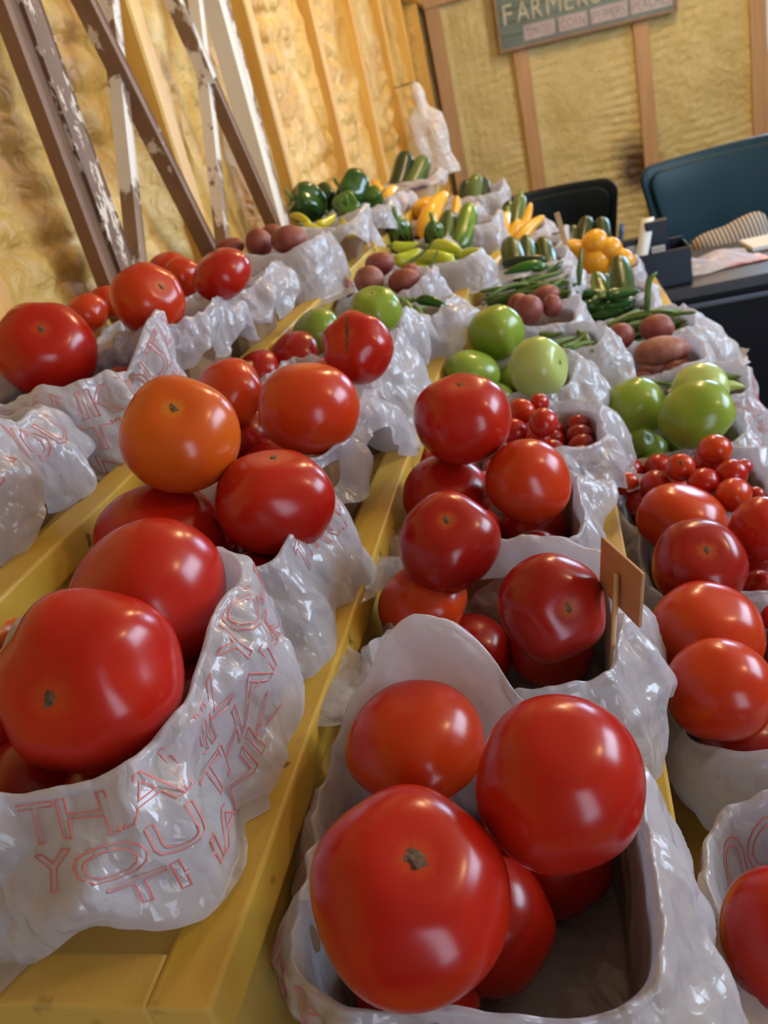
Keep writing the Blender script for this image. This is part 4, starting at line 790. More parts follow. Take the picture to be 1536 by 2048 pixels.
('zucchini', '3l', [-0.2599, 2.7, 1.1133], [-0.2708, 2.62, 1.062], 0.0209, 0, None, 'dark zucchini at left of three, second tier'),
('zucchini', '3l', [-0.1997, 2.7, 1.1059], [-0.2111, 2.62, 1.049], 0.0208, 0, None, 'dark zucchini at right of three, second tier'),
('okra', '2f', [-0.0431, 1.2, 0.99], [-0.0162, 1.18, 0.9918], 0.0063, 0, None, 'okra pod left, behind the pale green tomato'),
('okra', '2f', [-0.0143, 1.14, 0.9819], [0.014, 1.17, 0.9858], 0.0046, 0, None, 'okra pod second from left, third-tier okra basket'),
('okra', '2f', [-0.0093, 1.11, 0.984], [0.0241, 1.13, 0.9834], 0.0049, 0, None, 'okra pod at the front, third-tier okra basket'),
('okra', '2f', [0.0092, 1.2, 0.983], [0.0292, 1.16, 0.9768], 0.0054, 0, None, 'okra pod at the right rim, third-tier okra basket'),
('okra', '2f', [0.0172, 1.19, 0.9812], [0.0241, 1.12, 0.9762], 0.0053, 0, None, 'okra pod hanging down at the right, third-tier okra basket'),
('zucchini', '2i', [-0.1226, 1.72, 1.0119], [-0.033, 1.72, 1.0016], 0.0103, 0, None, 'dark green zucchini lying behind a brighter one, third tier'),
('pepper', '2i', [-0.032, 1.67, 0.9967], [-0.1187, 1.66, 1.0025], 0.0125, 0, None, 'long bright green pepper lying in front, third tier'),
('pepper', '2i', [-0.0021, 1.7, 0.9949], [-0.0354, 1.67, 0.9865], 0.0065, 0, None, 'small green pepper at the right end, third tier'),
('cucumber', '2j', [-0.1139, 1.96, 1.0203], [-0.1037, 1.86, 0.9795], 0.0262, 0, None, 'cucumber end left of three, third tier'),
('cucumber', '2j', [-0.0777, 1.98, 1.0163], [-0.0755, 1.88, 0.9766], 0.0229, 0, None, 'cucumber end middle of three, third tier'),
('cucumber', '2j', [-0.0424, 1.98, 1.0043], [-0.0348, 1.88, 0.966], 0.0251, 0, None, 'cucumber end right of three, third tier'),
('squash', '2k', [-0.0899, 2.14, 1.0355], [-0.1651, 2.06, 0.9849], 0.0311, 0, None, 'large yellow squash leaning right, third tier'),
('squash', '2k', [-0.1205, 2.2, 1.0525], [-0.133, 2.14, 1.0178], 0.0217, 0, None, 'yellow squash with its stem up, back left, third tier'),
('squash', '2k', [-0.0589, 2.2, 1.0625], [-0.1027, 2.12, 1.0143], 0.0189, 0, None, 'slim yellow squash pointing highest, third tier'),
('squash', '2k', [-0.0311, 2.16, 1.0298], [-0.0845, 2.1, 0.9856], 0.0194, 0, None, 'slim yellow squash at the right, third tier'),
('zucchini', '2l', [-0.0897, 2.44, 1.0598], [-0.1071, 2.36, 1.009], 0.0223, 1, None, 'olive zucchini with stem, behind the yellow squash, third tier'),
('zucchini', '2l', [-0.1263, 2.46, 1.0478], [-0.1361, 2.38, 1.0057], 0.0198, 0, None, 'dark zucchini behind the upright yellow squash, third tier'),
('cucumber', '1f', [0.1072, 1.08, 0.9035], [0.1471, 1.13, 0.9053], 0.011, 0, None, 'dark glossy cucumber behind the green tomatoes, lowest tier'),
('okra', '1f', [0.181, 1.16, 0.8997], [0.2159, 1.15, 0.8937], 0.0078, 0, None, 'long okra pod at the back rim, lowest tier'),
('okra', '1f', [0.1794, 1.1, 0.8995], [0.2096, 1.1, 0.8956], 0.0098, 1, None, 'thick pale okra pod behind the pale tomato, lowest tier'),
('okra', '1f', [0.0948, 1.14, 0.9069], [0.1231, 1.13, 0.9037], 0.0032, 0, None, 'thin green pod behind the left green tomato'),
('cucumber', '1j', [0.1154, 1.85, 0.9535], [0.1133, 1.76, 0.9071], 0.0245, 0, None, 'green cucumber with a yellow patch, lowest tier'),
('cucumber', '1j', [0.0638, 1.84, 0.9326], [0.0718, 1.76, 0.8995], 0.0182, 1, None, 'yellow-green cucumber at the left, lowest tier'),
('cucumber', '1j', [0.0886, 1.9, 0.9078], [0.0725, 1.83, 0.8836], 0.0178, 0, None, 'cucumber half hidden between two others, lowest tier'),
('squash', '1k', [0.0802, 2.02, 0.9836], [0.0796, 2.06, 0.9375], 0.0298, 1, None, 'golden squash topmost, facing out, lowest tier'),
('squash', '1k', [0.0099, 2.02, 0.9753], [0.07, 2.06, 0.9156], 0.0252, 1, None, 'golden squash pointing left, lowest tier'),
('squash', '1k', [0.0828, 2.02, 0.9461], [0.0664, 2.06, 0.8849], 0.0337, 1, None, 'golden squash at the front centre, lowest tier'),
('squash', '1k', [0.1577, 2.02, 0.8955], [0.1063, 2.06, 0.9248], 0.0263, 1, None, 'golden squash pointing right, lowest tier'),
('squash', '1k', [0.0226, 2.02, 0.8921], [0.0462, 2.06, 0.9157], 0.023, 1, None, 'golden squash lowest at the left, lowest tier'),
('squash', '1k', [0.1206, 2.02, 0.9567], [0.101, 2.06, 0.9188], 0.0274, 1, None, 'golden squash behind at the right, lowest tier'),
('zucchini', '1l', [0.0421, 2.42, 0.9496], [0.0243, 2.34, 0.8966], 0.0237, 0, None, 'dark zucchini at left of three, lowest tier'),
('zucchini', '1l', [0.0804, 2.44, 0.9631], [0.0622, 2.36, 0.9124], 0.0237, 0, None, 'dark zucchini in the middle of three, lowest tier'),
('zucchini', '1l', [0.1176, 2.44, 0.9524], [0.1147, 2.36, 0.9014], 0.0236, 0, None, 'dark zucchini at right of three, lowest tier'),
]
SCARBIG = 500+[i for i, it in enumerate(ITEMS) if 'corky star scar' in it[-1]][0]
for i, it in enumerate(ITEMS):
    kind, bk = it[0], it[1]
    if kind in ('tomato', 'crack', 'green', 'cherry', 'potato', 'bell', 'eggplant'):
        round_item(kind, it[2], it[3], it[4], it[5], it[6], it[7], 500+i)
    else:
        ext = kind in ('cucumber', 'zucchini') or (kind == 'squash' and bk in ('3k', '4h', '2k'))
        long_item(kind, it[2], it[3], it[4], it[5], it[7], 500+i, extend=ext, fl=B[bk]['z'] if bk in B else EYE-.55)
# the lower layer that carries the produce on top: glimpsed in the shadow between the upper ones
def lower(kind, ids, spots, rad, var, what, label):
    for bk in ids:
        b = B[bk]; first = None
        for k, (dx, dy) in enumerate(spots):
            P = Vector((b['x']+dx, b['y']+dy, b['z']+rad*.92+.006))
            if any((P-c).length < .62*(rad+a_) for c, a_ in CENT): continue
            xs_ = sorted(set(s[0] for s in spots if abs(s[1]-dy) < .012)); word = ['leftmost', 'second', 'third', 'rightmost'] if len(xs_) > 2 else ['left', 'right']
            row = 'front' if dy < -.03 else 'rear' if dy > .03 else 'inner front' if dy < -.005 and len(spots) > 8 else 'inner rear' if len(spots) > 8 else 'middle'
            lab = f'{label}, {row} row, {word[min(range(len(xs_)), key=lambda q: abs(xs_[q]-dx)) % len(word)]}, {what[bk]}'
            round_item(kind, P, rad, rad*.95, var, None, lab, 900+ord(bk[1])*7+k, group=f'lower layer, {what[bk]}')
S4 = [(-.030, -.034), (.032, -.036), (-.032, .034), (.030, .036)]
WT = {'4b': 'leftmost big-tomato basket', '4c': 'third top-tier basket', '4d': 'fourth top-tier basket', '3a': 'nearest second-tier basket', '3b': 'second basket, second tier', '3c': 'third basket, second tier', '3d': 'cracked-tomato basket', '2b': 'price-tag basket', '2c': 'third basket, third tier', '1b': 'pointed-flap basket', '1c': 'star-scar tomato basket', '2a': 'basket nearest the camera', '1a': 'basket at the bottom right edge'}
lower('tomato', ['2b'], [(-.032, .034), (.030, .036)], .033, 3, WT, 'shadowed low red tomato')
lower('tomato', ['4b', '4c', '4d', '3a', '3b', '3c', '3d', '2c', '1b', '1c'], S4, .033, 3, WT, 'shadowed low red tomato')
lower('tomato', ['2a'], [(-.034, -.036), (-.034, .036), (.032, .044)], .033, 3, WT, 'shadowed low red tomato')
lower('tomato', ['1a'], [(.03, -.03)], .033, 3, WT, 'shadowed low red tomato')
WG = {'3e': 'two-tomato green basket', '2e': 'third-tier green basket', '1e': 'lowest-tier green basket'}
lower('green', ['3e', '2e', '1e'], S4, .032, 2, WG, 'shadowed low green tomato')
WP = {'4e': 'top-tier potato basket', '3g': 'second-tier potato basket', '2g': 'third-tier potato basket', '1g': 'lowest-tier potato basket'}
S6 = [(-.045, -.04), (.0, -.045), (.045, -.04), (-.045, .04), (.0, .04), (.045, .04), (-.02, 0), (.03, 0)]
lower('potato', ['4e', '3g', '2g', '1g'], S6, .026, 0, WP, 'shadowed low red potato')
S12 = [(-.05+.033*i, -.045+.033*j) for i in range(4) for j in range(4)]
WC = {'2d': 'third-tier cherry basket', '1d': 'lowest-tier cherry basket'}
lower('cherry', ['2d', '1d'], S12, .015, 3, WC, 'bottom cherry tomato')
for bk in ('2d', '1d'):
    b = B[bk]
    for k_, (dx, dy) in enumerate(S12):
        lab = f'mid-layer cherry tomato, {["front", "inner front", "inner rear", "rear"][k_ % 4]} row, {["leftmost", "second", "third", "rightmost"][k_ // 4]}, {WC[bk]}'
        P = Vector((b['x']+dx*.95+.006, b['y']+dy*.95+.004, b['z']+.052))
        if any((P-c).length < .75*(.015+a_) for c, a_ in CENT): continue
        round_item('cherry', P, .015, .015, 3, None, lab, 1300+int(dx*1000)+int(dy*777), group=f'middle layer, {WC[bk]}')
lower('bell', ['4g'], [(-.05, -.04), (.04, -.04), (.0, .05)], .036, 0, {'4g': 'bell pepper basket'}, 'shadowed low bell pepper')
# green beans, hot peppers, okra: piles of single pods, copies of a few shapes
def pile(kind, bk, n_, rad, L, z0, z1, sx, sy, label, group, var=0, seed=3, yaw=(0, PI)):
    r = random.Random(seed); b = B[bk]; protos = []
    for i in range(n_):
        a = r.uniform(*yaw); tilt = r.uniform(-.16, .16); dx, dy = r.uniform(-sx, sx), r.uniform(-sy, sy); z = z0+(z1-z0)*(i/(n_-1))
        l_ = L*r.uniform(.8, 1.1); d = Vector((math.cos(a)*math.cos(tilt), math.sin(a)*math.cos(tilt), math.sin(tilt)))
        C = Vector((b['x']+dx, b['y']+dy, b['z']+z)); A = C-d*l_/2
        if i < 4: o = long_item(kind, A, C+d*l_/2, rad, var, label, seed*10+i, group=group); protos.append(o)
        else:
            p = protos[i % 4]; o = p.copy(); COL.objects.link(o); o.location = A; o.rotation_quaternion = basis(d)@Quaternion((0, 0, 1), r.uniform(0, 6.28))
            for ch in list(p.children):
                c2 = ch.copy(); COL.objects.link(c2); c2.parent = o
    return protos
pile('bean', '2h', 46, .0042, .115, .045, .098, .032, .035, 'green beans heaped behind the third-tier potatoes', 'green beans, third tier', seed=11, yaw=(-.6, .8))
pile('bean', '1h', 46, .0042, .115, .045, .105, .034, .035, 'green beans heaped behind the lowest-tier potatoes', 'green beans, lowest tier', seed=12, yaw=(-.6, .8))
pile('pepper', '1i', 26, .0130, .088, .030, .118, .044, .036, 'dark glossy hot peppers heaped before the cucumbers', 'dark hot peppers, lowest tier', seed=13, yaw=(-.5, 1.2))
pile('pepper', '2i', 10, .011, .08, .025, .075, .03, .035, 'dark peppers low under the long bright green pepper', 'dark peppers, third tier', seed=14)
pile('okra', '2f', 9, .0085, .075, .03, .068, .018, .025, 'okra pods low in the third-tier okra basket', 'lower okra, third tier', seed=15)
pile('okra', '1f', 10, .010, .08, .03, .082, .018, .02, 'okra pods low in the lowest-tier okra basket', 'lower okra, lowest tier', seed=16)
pile('okra', '3f', 9, .0085, .075, .025, .058, .02, .025, 'okra pods low in the second-tier okra basket', 'lower okra, second tier', seed=17)
pile('banana_pepper', '3h', 8, .015, .09, .022, .052, .03, .03, 'yellow-green peppers in the lower layer, second tier', 'lower yellow-green peppers, second tier', var=1, seed=18)
pile('banana_pepper', '4f', 6, .013, .09, .02, .065, .03, .03, 'yellow peppers in the lower layer, top tier', 'lower yellow peppers, top tier', seed=19)
pile('squash', '1k', 5, .022, .09, .035, .09, .03, .03, 'golden squash in the lower layer, lowest tier', 'lower golden squash', var=1, seed=20)
def sprig(pts, rad, label):
    o = obj('green_bean', path_tube('green_bean', pts, [rad*.5]+[rad]*(len(pts)-2)+[rad*.25], 8), M['bean'], None); tag(o, label, 'bean', 'green beans'); return o
sprig([(.128, 1.50, .888), (.135, 1.50, .93), (.138, 1.50, .955), (.142, 1.50, .972), (.156, 1.50, .982)], .006, 'green bean standing up with a curled tip against the dark counter')
sprig([(.022, 1.50, .985), (.026, 1.50, 1.01), (.034, 1.50, 1.05)], .006, 'green bean standing upright below the golden squash')

# ------------------------------------------------------------------ wooden price tag in the third-tier tomatoes
M['tagwood'] = noise_mat('thin_plywood', [(.3, (.42, .20, .10)), (.7, (.52, .28, .15))], 8, 4, .6, .2, 80, (1, 1, 6), bdist=.001)
M['stick'] = noise_mat('pale_wooden_stick', [(.3, (.55, .34, .15)), (.7, (.68, .46, .22))], 30, 4, .6)
tg = empty('price_tag', (.0, .42, .95)); tag(tg, 'blank back of a small wooden price tag on a stick beside the star-cracked tomato', 'price tag')
TL, TR = Vector((.0015, .0325, .1055)), Vector((.0212, -.0155, .1055)); dn = Vector((-.0052, .002, -.0385)); nrm = (TR-TL).cross(dn).normalized()*.0011
V = [p+s_*nrm for s_ in (-1, 1) for p in (TL, TR, TR+dn, TL+dn)]
mm = mesh_from('plaque', V, [(0, 1, 2, 3), (7, 6, 5, 4), (0, 4, 5, 1), (1, 5, 6, 2), (2, 6, 7, 3), (3, 7, 4, 0)], False)
bm = bmesh.new(); bm.from_mesh(mm); bmesh.ops.recalc_face_normals(bm, faces=bm.faces); bmesh.ops.bevel(bm, geom=bm.edges[:], offset=.0004, segments=1, affect='EDGES'); bm.to_mesh(mm); bm.free()
obj('plaque', mm, M['tagwood'], tg)
c0 = (TL+TR)/2+dn*.35
vd = (Vector((0, 0, EYE))-Vector((.0, .42, .95))-c0).normalized(); sgn = 1 if vd.dot(nrm) > 0 else -1
c0 = c0+nrm*sgn*2.6
obj('stick', path_tube('stick', [c0, c0+Vector((-.0075, -.004, -.046)), c0+Vector((-.013, -.006, -.085))], [.0017]*3, 8), M['stick'], tg)
obj('wooden_strip', box_mesh('wooden_strip', -.006, .006, -.0015, .0015, -.055, .055, .0006), M['stick'], None, (.008, 1.985, 1.000), (.1, -.14, 0)); tag(bpy.data.objects['wooden_strip'], 'narrow pale wooden strip standing at the right of the upright cucumbers', 'wooden stick')

# ------------------------------------------------------------------ farmers sign on the far wall
M['sign'] = noise_mat('sign_painted_teal', [(.3, (.10, .15, .14)), (.7, (.15, .22, .21))], 4, 5, .32, .2, 30, (1, 1, 8), bdist=.002)
M['sign_frame'] = noise_mat('sign_frame_wood', [(.3, (.24, .15, .10)), (.7, (.34, .23, .16))], 12, 4, .6)
M['sign_text'] = noise_mat('sign_lettering', [(.35, (.42, .40, .30)), (.7, (.58, .56, .45))], 14, 6, .6)
M['sign_tag'] = noise_mat('sign_tag_lilac', [(.3, (.42, .37, .40)), (.7, (.52, .48, .52))], 14, 6, .35)
M['sign_tag_text'] = noise_mat('sign_tag_text', [(.3, (.20, .17, .18)), (.7, (.27, .24, .26))], 14, 6, .5)
sg = empty('market_sign', (-.206, FARY-.032, 1.560)); sg.rotation_euler = (.02, math.radians(1.7), 0)
tag(sg, 'dark teal sign reading FARMERS in pale letters, hanging on the far wall', 'sign')
SW, SH = 1.03, .36
for k in range(5):
    obj('board', box_mesh('board', .014, SW-.014, 0, .014, .014+k*(SH-.028)/5+.001, .014+(k+1)*(SH-.028)/5-.001, .0015), M['sign'], sg)
for q in [(0, SW, 0, .016), (0, SW, SH-.016, SH), (0, .016, .016, SH-.016), (SW-.016, SW, .016, SH-.016)]:
    obj('frame', box_mesh('frame', q[0], q[1], -.014, .018, q[2], q[3], .002), M['sign_frame'], sg)
def text_mesh(name, s_, x, z, h, w, depth, mat, parent, yoff):
    c = bpy.data.curves.new(name, 'FONT'); c.body = s_; c.size = 1; c.extrude = .02; c.resolution_u = 4
    o = bpy.data.objects.new(name, c); COL.objects.link(o); dg = bpy.context.evaluated_depsgraph_get()
    m = bpy.data.meshes.new_from_object(o.evaluated_get(dg)); bpy.data.objects.remove(o); bpy.data.curves.remove(c)
    V = np.array([v.co[:] for v in m.vertices]); mn, mx = V.min(0), V.max(0)
    for v, p in zip(m.vertices, V):
        v.co = (x+(p[0]-mn[0])/(mx[0]-mn[0])*w, yoff-(p[2]-mn[2])/(mx[2]-mn[2]+1e-9)*depth, z+(p[1]-mn[1])/(mx[1]-mn[1])*h)
    return obj(name, m, mat, parent)
xs = [.045, .125, .215, .300, .405, .478, .555]; ws = [.055, .075, .062, .085, .055, .062, .058]
for ch, x, w in zip('FARMERS', xs, ws): text_mesh('letter', ch, x, .140, .105, w, .003, M['sign_text'], sg, .001)
for s_, x, w in (('TOMATOES', .150, .190), ('CORN', .357, .172), ('PEPPERS', .543, .215), ('PEACHES', .770, .238)):
    t_ = obj('name_plate', box_mesh('name_plate', x, x+w, -.005, .001, .032, .118, .003), M['sign_tag'], sg)
    bm = bmesh.new()
    for q in [(x+.006, x+w-.006, .038, .041), (x+.006, x+w-.006, .109, .112), (x+.006, x+.009, .041, .109), (x+w-.009, x+w-.006, .041, .109)]: addbox(bm, q[0], q[1], -.0062, -.005, q[2], q[3])
    m = bpy.data.meshes.new('plate_border'); bm.to_mesh(m); bm.free(); obj('plate_border', m, M['sign_tag_text'], t_)
    text_mesh('lettering', s_, x+.018, .050, .050, w-.036, .0012, M['sign_tag_text'], t_, -.005)

# ------------------------------------------------------------------ counter, box, paper, chairs
def lac(name, c0, c1, rough, spec=.5): return noise_mat(name, [(.3, c0), (.7, c1)], 3, 4, rough, spec=spec)
M['top'] = lac('dark_blue_counter_top', (.005, .008, .016), (.009, .012, .022), .42, .8)
M['panel'] = lac('black_blue_counter_panel', (.0015, .002, .007), (.003, .0045, .011), .4, .2)
M['edge'] = lac('counter_edge_strip', (.05, .065, .10), (.075, .095, .14), .25)
M['box'] = lac('dark_navy_plastic', (.007, .014, .030), (.012, .021, .042), .35, .4)
CT = EYE-.550
ct = empty('counter', (.9, 2.5, 0)); tag(ct, 'long dark navy counter with glossy top behind the produce', 'counter')
def cb(name, x0, x1, y0, y1, z0, z1, mat, bev=.003): return obj(name, box_mesh(name, x0-.9, x1-.9, y0-2.5, y1-2.5, z0, z1, bev, 2), mat, ct)
cb('counter_top', .06, 2.1, 2.255, 2.72, CT-.030, CT, M['top'])
cb('edge_strip', .06, 2.1, 2.262, 2.275, CT-.062, CT-.048, M['edge'])
cb('front_panel', .07, 2.1, 2.28, 2.30, .03, CT-.032, M['panel'])
cb('side_panel', .07, .09, 2.30, 2.70, .03, CT-.03, M['panel']); cb('back_panel', .09, 2.1, 2.68, 2.70, .03, CT-.03, M['panel']); cb('side_panel', 2.08, 2.1, 2.30, 2.68, .03, CT-.03, M['panel'])
# last basket of the lowest row stands on the counter's end
e = empty('produce_basket', (.080, 2.365, CT+.001)); tag(e, 'bag-lined basket of three dark zucchinis standing on the counter end', 'basket', 'lined baskets on the display stand')
b = dict(hx=.07, hy=.07, h=.10, seed=912, skirt=.05); carton(b, e); P = liner_grid(b, 110, 46); obj('plastic_liner', mesh_from('plastic_liner', P.reshape(-1, 3), grid_faces(110, 46, True)), M['bag'], e)
bx = empty('organizer_box', (.243, 2.375, CT)); tag(bx, 'dark navy counter organizer holding papers and a pen beside the golden squash', 'organizer')
def ob(name, x0, x1, y0, y1, z0, z1, mat, bev=.002, par=None): return obj(name, box_mesh(name, x0-.245, x1-.245, y0-2.40, y1-2.40, z0, z1, bev, 2), mat, par or bx)
ob('front_bin', .160, .330, 2.325, 2.33, .002, .097, M['box'])
ob('side_wall', .325, .330, 2.33, 2.45, .002, .098, M['box']); ob('side_wall', .165, .170, 2.33, 2.45, .002, .098, M['box']); ob('floor_plate', .17, .325, 2.33, 2.45, .002, .006, M['box'])
ob('back_wall', .165, .330, 2.45, 2.455, .002, .105, M['box'])
ob('tall_holder', .228, .288, 2.405, 2.445, .006, .165, M['box'], .004)
ob('low_holder', .168, .226, 2.410, 2.445, .006, .128, M['box'], .003)
M['paper'] = lac('white_paper', (.62, .62, .58), (.72, .72, .68), .7)
tag(ob('sticker', .240, .276, 2.4035, 2.4048, .062, .100, M['paper'], .0003), 'white printed sticker on the tall holder')
tag(ob('card', .176, .218, 2.4085, 2.4098, .060, .112, M['paper'], .0003), 'pale card in the low holder')
tx = text_mesh('sticker_lines', 'III', .246-.245, .088, .004, .024, .0004, M['sign_tag_text'], bx, 2.4034-2.40)
pts = [(.240, 2.44, .168), (.238, 2.405, .172), (.230, 2.385, .150), (.217, 2.365, .11), (.203, 2.345, .072), (.192, 2.318, .03), (.188, 2.30, .006)]
V = []; F = []
for i, (x, y, z) in enumerate(pts):
    for s_ in (-1, 1):
        for th in (0, .0006): V.append((x-.245+s_*.0165, y-2.40-th, z+CT+th))
for i in range(len(pts)-1):
    a = i*4; F += [(a, a+4, a+6, a+2), (a+1, a+3, a+7, a+5), (a, a+1, a+5, a+4), (a+2, a+6, a+7, a+3)]
V = [(v[0]+.245, v[1]+2.40, v[2]) for v in V]
rc = obj('receipt', mesh_from('receipt', V, F), M['paper'], None); tag(rc, 'long white paper receipt curling down over the dark organizer', 'receipt')
M['blue'] = lac('blue_plastic', (.01, .06, .17), (.015, .08, .22), .3)
pn = obj('pen', path_tube('pen', [(.150, 2.39, CT+.070), (.158, 2.40, CT+.118), (.166, 2.41, CT+.150), (.170, 2.415, CT+.175)], [.002, .0035, .0075, .004], 10), M['blue'], None); tag(pn, 'blue pen standing at the left end of the organizer', 'pen')
box('card_holder', .142, .166, 2.385, 2.44, CT+.001, CT+.075, M['box'], None, .002); tag(bpy.data.objects['card_holder'], 'small dark cup the blue pen stands in', 'pen cup')
def crumple_sheet(name, w, d, hgt, seed, n_=46, thick=0):
    u = np.linspace(-1, 1, n_); U, V_ = np.meshgrid(u, u, indexing='ij'); P = np.stack([U, V_, np.zeros_like(U)], -1)
    a = Nz(seed, 8, 2.2)(P); b2 = Nz(seed+1, 8, 5)(P); edge = 1-.35*np.clip(a, 0, 1)
    Z = hgt*(.25+.75*np.abs(a+.5*b2))*np.clip(1.4-np.maximum(np.abs(U), np.abs(V_)), .15, 1)
    X = U*w/2*(1-.18*b2*.6)+.02*w*b2; Y = V_*d/2*(1-.14*a)
    return mesh_from(name, np.stack([X, Y, Z+.001], -1).reshape(-1, 3), grid_faces(n_, n_))
pb = obj('crumpled_bag', crumple_sheet('crumpled_bag', .25, .20, .030, 31), M['bag'], None, (.385, 2.46, CT+.001), (0, 0, .3)); tag(pb, 'crumpled white plastic bag lying on the dark counter', 'bag')
pp = obj('paper_sheet', crumple_sheet('paper_sheet', .16, .10, .006, 37, 20), noise_mat('pink_red_printed_paper', [(.45, (.74, .62, .64)), (.62, (.66, .20, .18))], 12, 3, .6), None, (.46, 2.44, CT+.001), (0, 0, .1)); tag(pp, 'pink and white paper with red print on the counter', 'paper')
bx2 = obj('paper_stack', box_mesh('paper_stack', -.2, .2, -.07, .07, 0, .014, .002), M['paper'], None, (.72, 2.60, CT+.001), (0, 0, .05)); tag(bx2, 'flat white papers at the back of the counter, right edge', 'paper')
# chairs
M['teal'] = lac('teal_leatherette', (.003, .022, .036), (.005, .031, .047), .42, .22)
M['teal_dark'] = lac('dark_teal_leatherette', (.001, .006, .010), (.002, .009, .014), .45, .2)
M['legm'] = lac('black_metal', (.01, .01, .012), (.02, .02, .024), .3)
def chair(loc, W, rz, zt, mat, label, wb=.70, tilt=.10):
    c = empty('bucket_chair', loc); c.rotation_euler = (0, 0, rz); tag(c, label, 'chair', 'teal bucket chairs behind the counter')
    zb = .50
    def shell(name, inset, y0, y1, z0, z1, w0, w1, mt, bev):
        bm = bmesh.new(); bmesh.ops.create_cube(bm, size=1)
        for v in bm.verts:
            t = v.co.z+.5; w = w0+(w1-w0)*t; v.co = Vector((v.co.x*w, (y0+y1)/2+v.co.y*(y1-y0), z0+(z1-z0)*t))
        ed = [e_ for e_ in bm.edges if abs((e_.verts[0].co-e_.verts[1].co).normalized().y) > .9]
        bmesh.ops.bevel(bm, geom=ed, offset=.055, segments=6, profile=.5, affect='EDGES')
        ed = [e_ for e_ in bm.edges if e_.is_manifold and e_.calc_face_angle(0) > .9]
        bmesh.ops.bevel(bm, geom=ed, offset=bev, segments=3, profile=.5, affect='EDGES')
        for k in range(-7, 8): bmesh.ops.bisect_plane(bm, geom=bm.verts[:]+bm.edges[:]+bm.faces[:], plane_co=(k*W/16, 0, 0), plane_no=(1, 0, 0))
        for k in range(1, 6): bmesh.ops.bisect_plane(bm, geom=bm.verts[:]+bm.edges[:]+bm.faces[:], plane_co=(0, 0, z0+(z1-z0)*k/6), plane_no=(0, 0, 1))
        for v in bm.verts: v.co.y += -.10*(v.co.x/(W/2))**2+(v.co.z-zb)*tilt; v.co.z += .008*math.cos(v.co.x/W*PI)*(v.co.z > (z0+z1)/2)
        m = bpy.data.meshes.new(name); bm.to_mesh(m); bm.free(); m.polygons.foreach_set('use_smooth', [True]*len(m.polygons)); return obj(name, m, mt, c)
    shell('backrest', 0, .17, .215, zb-.1, zt, W*wb, W, mat, .012)
    shell('back_cushion', 0, .150, .185, zb-.06, zt-.022, W*wb-.06, W-.06, mat, .012)
    s = box('seat', -W*.40, W*.40, -.24, .22, .40, .50, mat, c, .03, 3)
    for sx in (-1, 1):
        for sy in (-1, 1): obj('leg', path_tube('leg', [(sx*W*.28, sy*.14-.01, .41), (sx*W*.36, sy*.20-.01, .0)], [.016, .010], 8), M['legm'], c)
    return c
chair((-.04, 3.13, 0), .56, .03, EYE-.345, M['teal_dark'], 'dark teal bucket chair behind the counter, left one, partly hidden by yellow squash')
chair((.655, 2.965, 0), .74, .0, EYE-.318, M['teal'], 'large glossy teal bucket chair at the right edge of the photo')
# striped pillow
m, n, l, b = new_mat('brown_cream_striped_fabric')
tc = n.new('ShaderNodeTexCoord'); wv = n.new('ShaderNodeTexWave'); wv.inputs['Scale'].default_value = 26; wv.bands_direction = 'X'; l.new(tc.outputs['Object'], wv.inputs[0]); r_ = ramp(n, [(.45, (.10, .065, .05)), (.60, (.50, .44, .36))]); l.new(wv.outputs[0], r_.inputs[0]); l.new(r_.outputs[0], b.inputs['Base Color']); b.inputs['Roughness'].default_value = .9; M['stripes'] = m
u = np.linspace(0, 2*np.pi, 48, endpoint=False); t = np.linspace(0, np.pi, 24); U, T = np.meshgrid(u, t, indexing='ij'); sg_ = lambda v, p: np.sign(v)*np.abs(v)**p
X = .115*sg_(np.cos(U), .45)*sg_(np.sin(T), .8)*1.0; Z = .075*sg_(np.sin(U), .45)*sg_(np.sin(T), .8); Y = .05*np.cos(T)*np.abs(np.cos(T))**.2
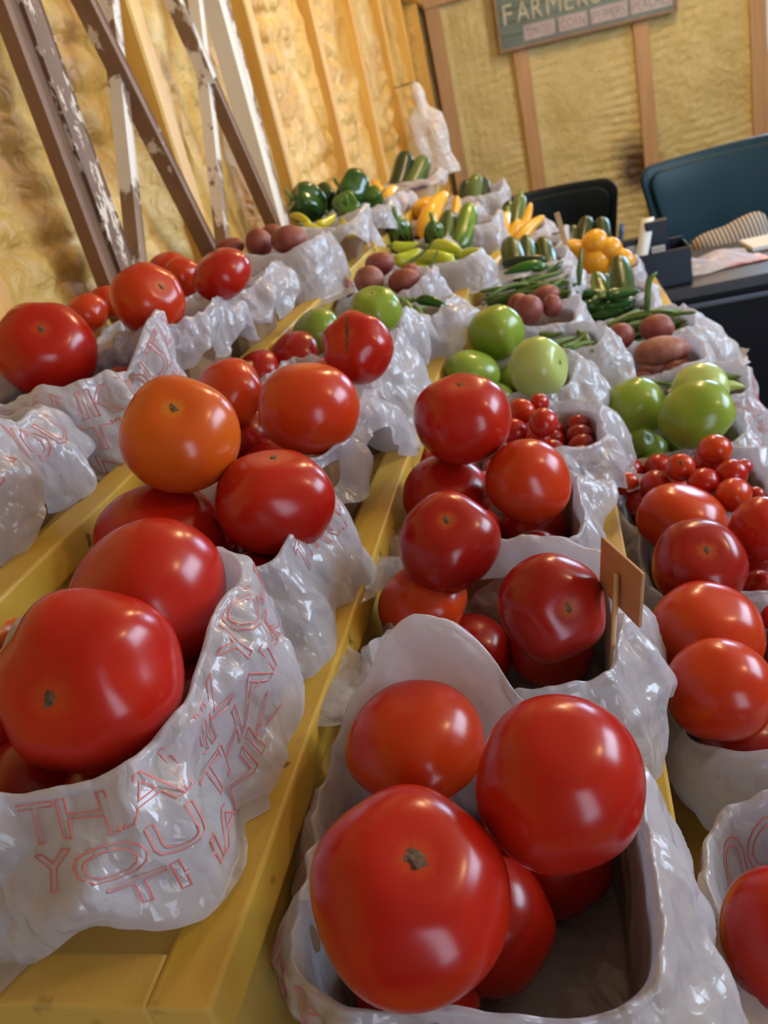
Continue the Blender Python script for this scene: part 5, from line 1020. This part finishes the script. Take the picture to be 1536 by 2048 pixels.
cor = (np.abs(X)/.115*np.abs(Z)/.075); X = X*(1+.10*cor); Z = Z*(1+.16*cor)
pw = obj('pillow', mesh_from('pillow', np.stack([X, Y, Z], -1).reshape(-1, 3), grid_faces(48, 24, True)[:, ::-1]), M['stripes'], None, (.535, 2.86, EYE-.595), (-.15, -.24, 0)); tag(pw, 'brown and cream striped pillow leaning in the large teal chair', 'pillow')
# hanging plastic bag on the left wall
nU, nV = 72, 110; u = np.linspace(0, 2*np.pi, nU, endpoint=False); v = np.linspace(0, 1, nV); U, V_ = np.meshgrid(u, v, indexing='ij')
wd = np.interp(V_, [0, .04, .12, .2, .28, .36, .6, .8, .93, 1], [.006, .020, .030, .022, .034, .068, .078, .074, .088, .085]); cx_ = np.interp(V_, [0, .1, .3, .7, 1], [0, .004, .012, .02, .045]); th_ = np.interp(V_, [0, .2, .5, 1], [.012, .016, .030, .034])
P = np.stack([cx_+np.cos(U)*wd, np.sin(U)*th_, -V_*.40], -1); f1, f2 = Nz(61, 8, 30), Nz(62, 8, 60); dd = .010*np.abs(f1(P*np.array([1, 1, .35])))+.005*f2(P*np.array([1, 1, .5])); P[..., 0] += dd*np.cos(U)*np.clip(V_*6, 0, 1); P[..., 1] += dd*np.sin(U)*np.clip(V_*6, 0, 1)*1.2; P[..., 0] = np.maximum(P[..., 0], -.085)
hb = empty('hanging_bag', (FX+.092, 3.98, EYE+.160)); tag(hb, 'white plastic shopping bag with red print hanging on the wall above zucchinis', 'bag')
bb_ = obj('bag_body', mesh_from('bag_body', P.reshape(-1, 3), grid_faces(nU, nV, True)), M['bag_white'], hb); print_on(P, bb_, [(TY, 3.5, 5.9, .42, .56), (TY, 3.5, 5.9, .78, .90)])
obj('nail', path_tube('nail', [(-.093, 0, -.004), (.012, 0, .000)], [.0022, .0022], 8), M['legm'], hb)
# bag on the floor at the right
fb_ = obj('floor_bag', crumple_sheet('floor_bag', .5, .4, .16, 71, 60), M['bag'], None, (1.13, 1.80, .002), (0, 0, .4)); tag(fb_, 'crumpled white plastic bag on the dark floor at the right edge', 'bag')
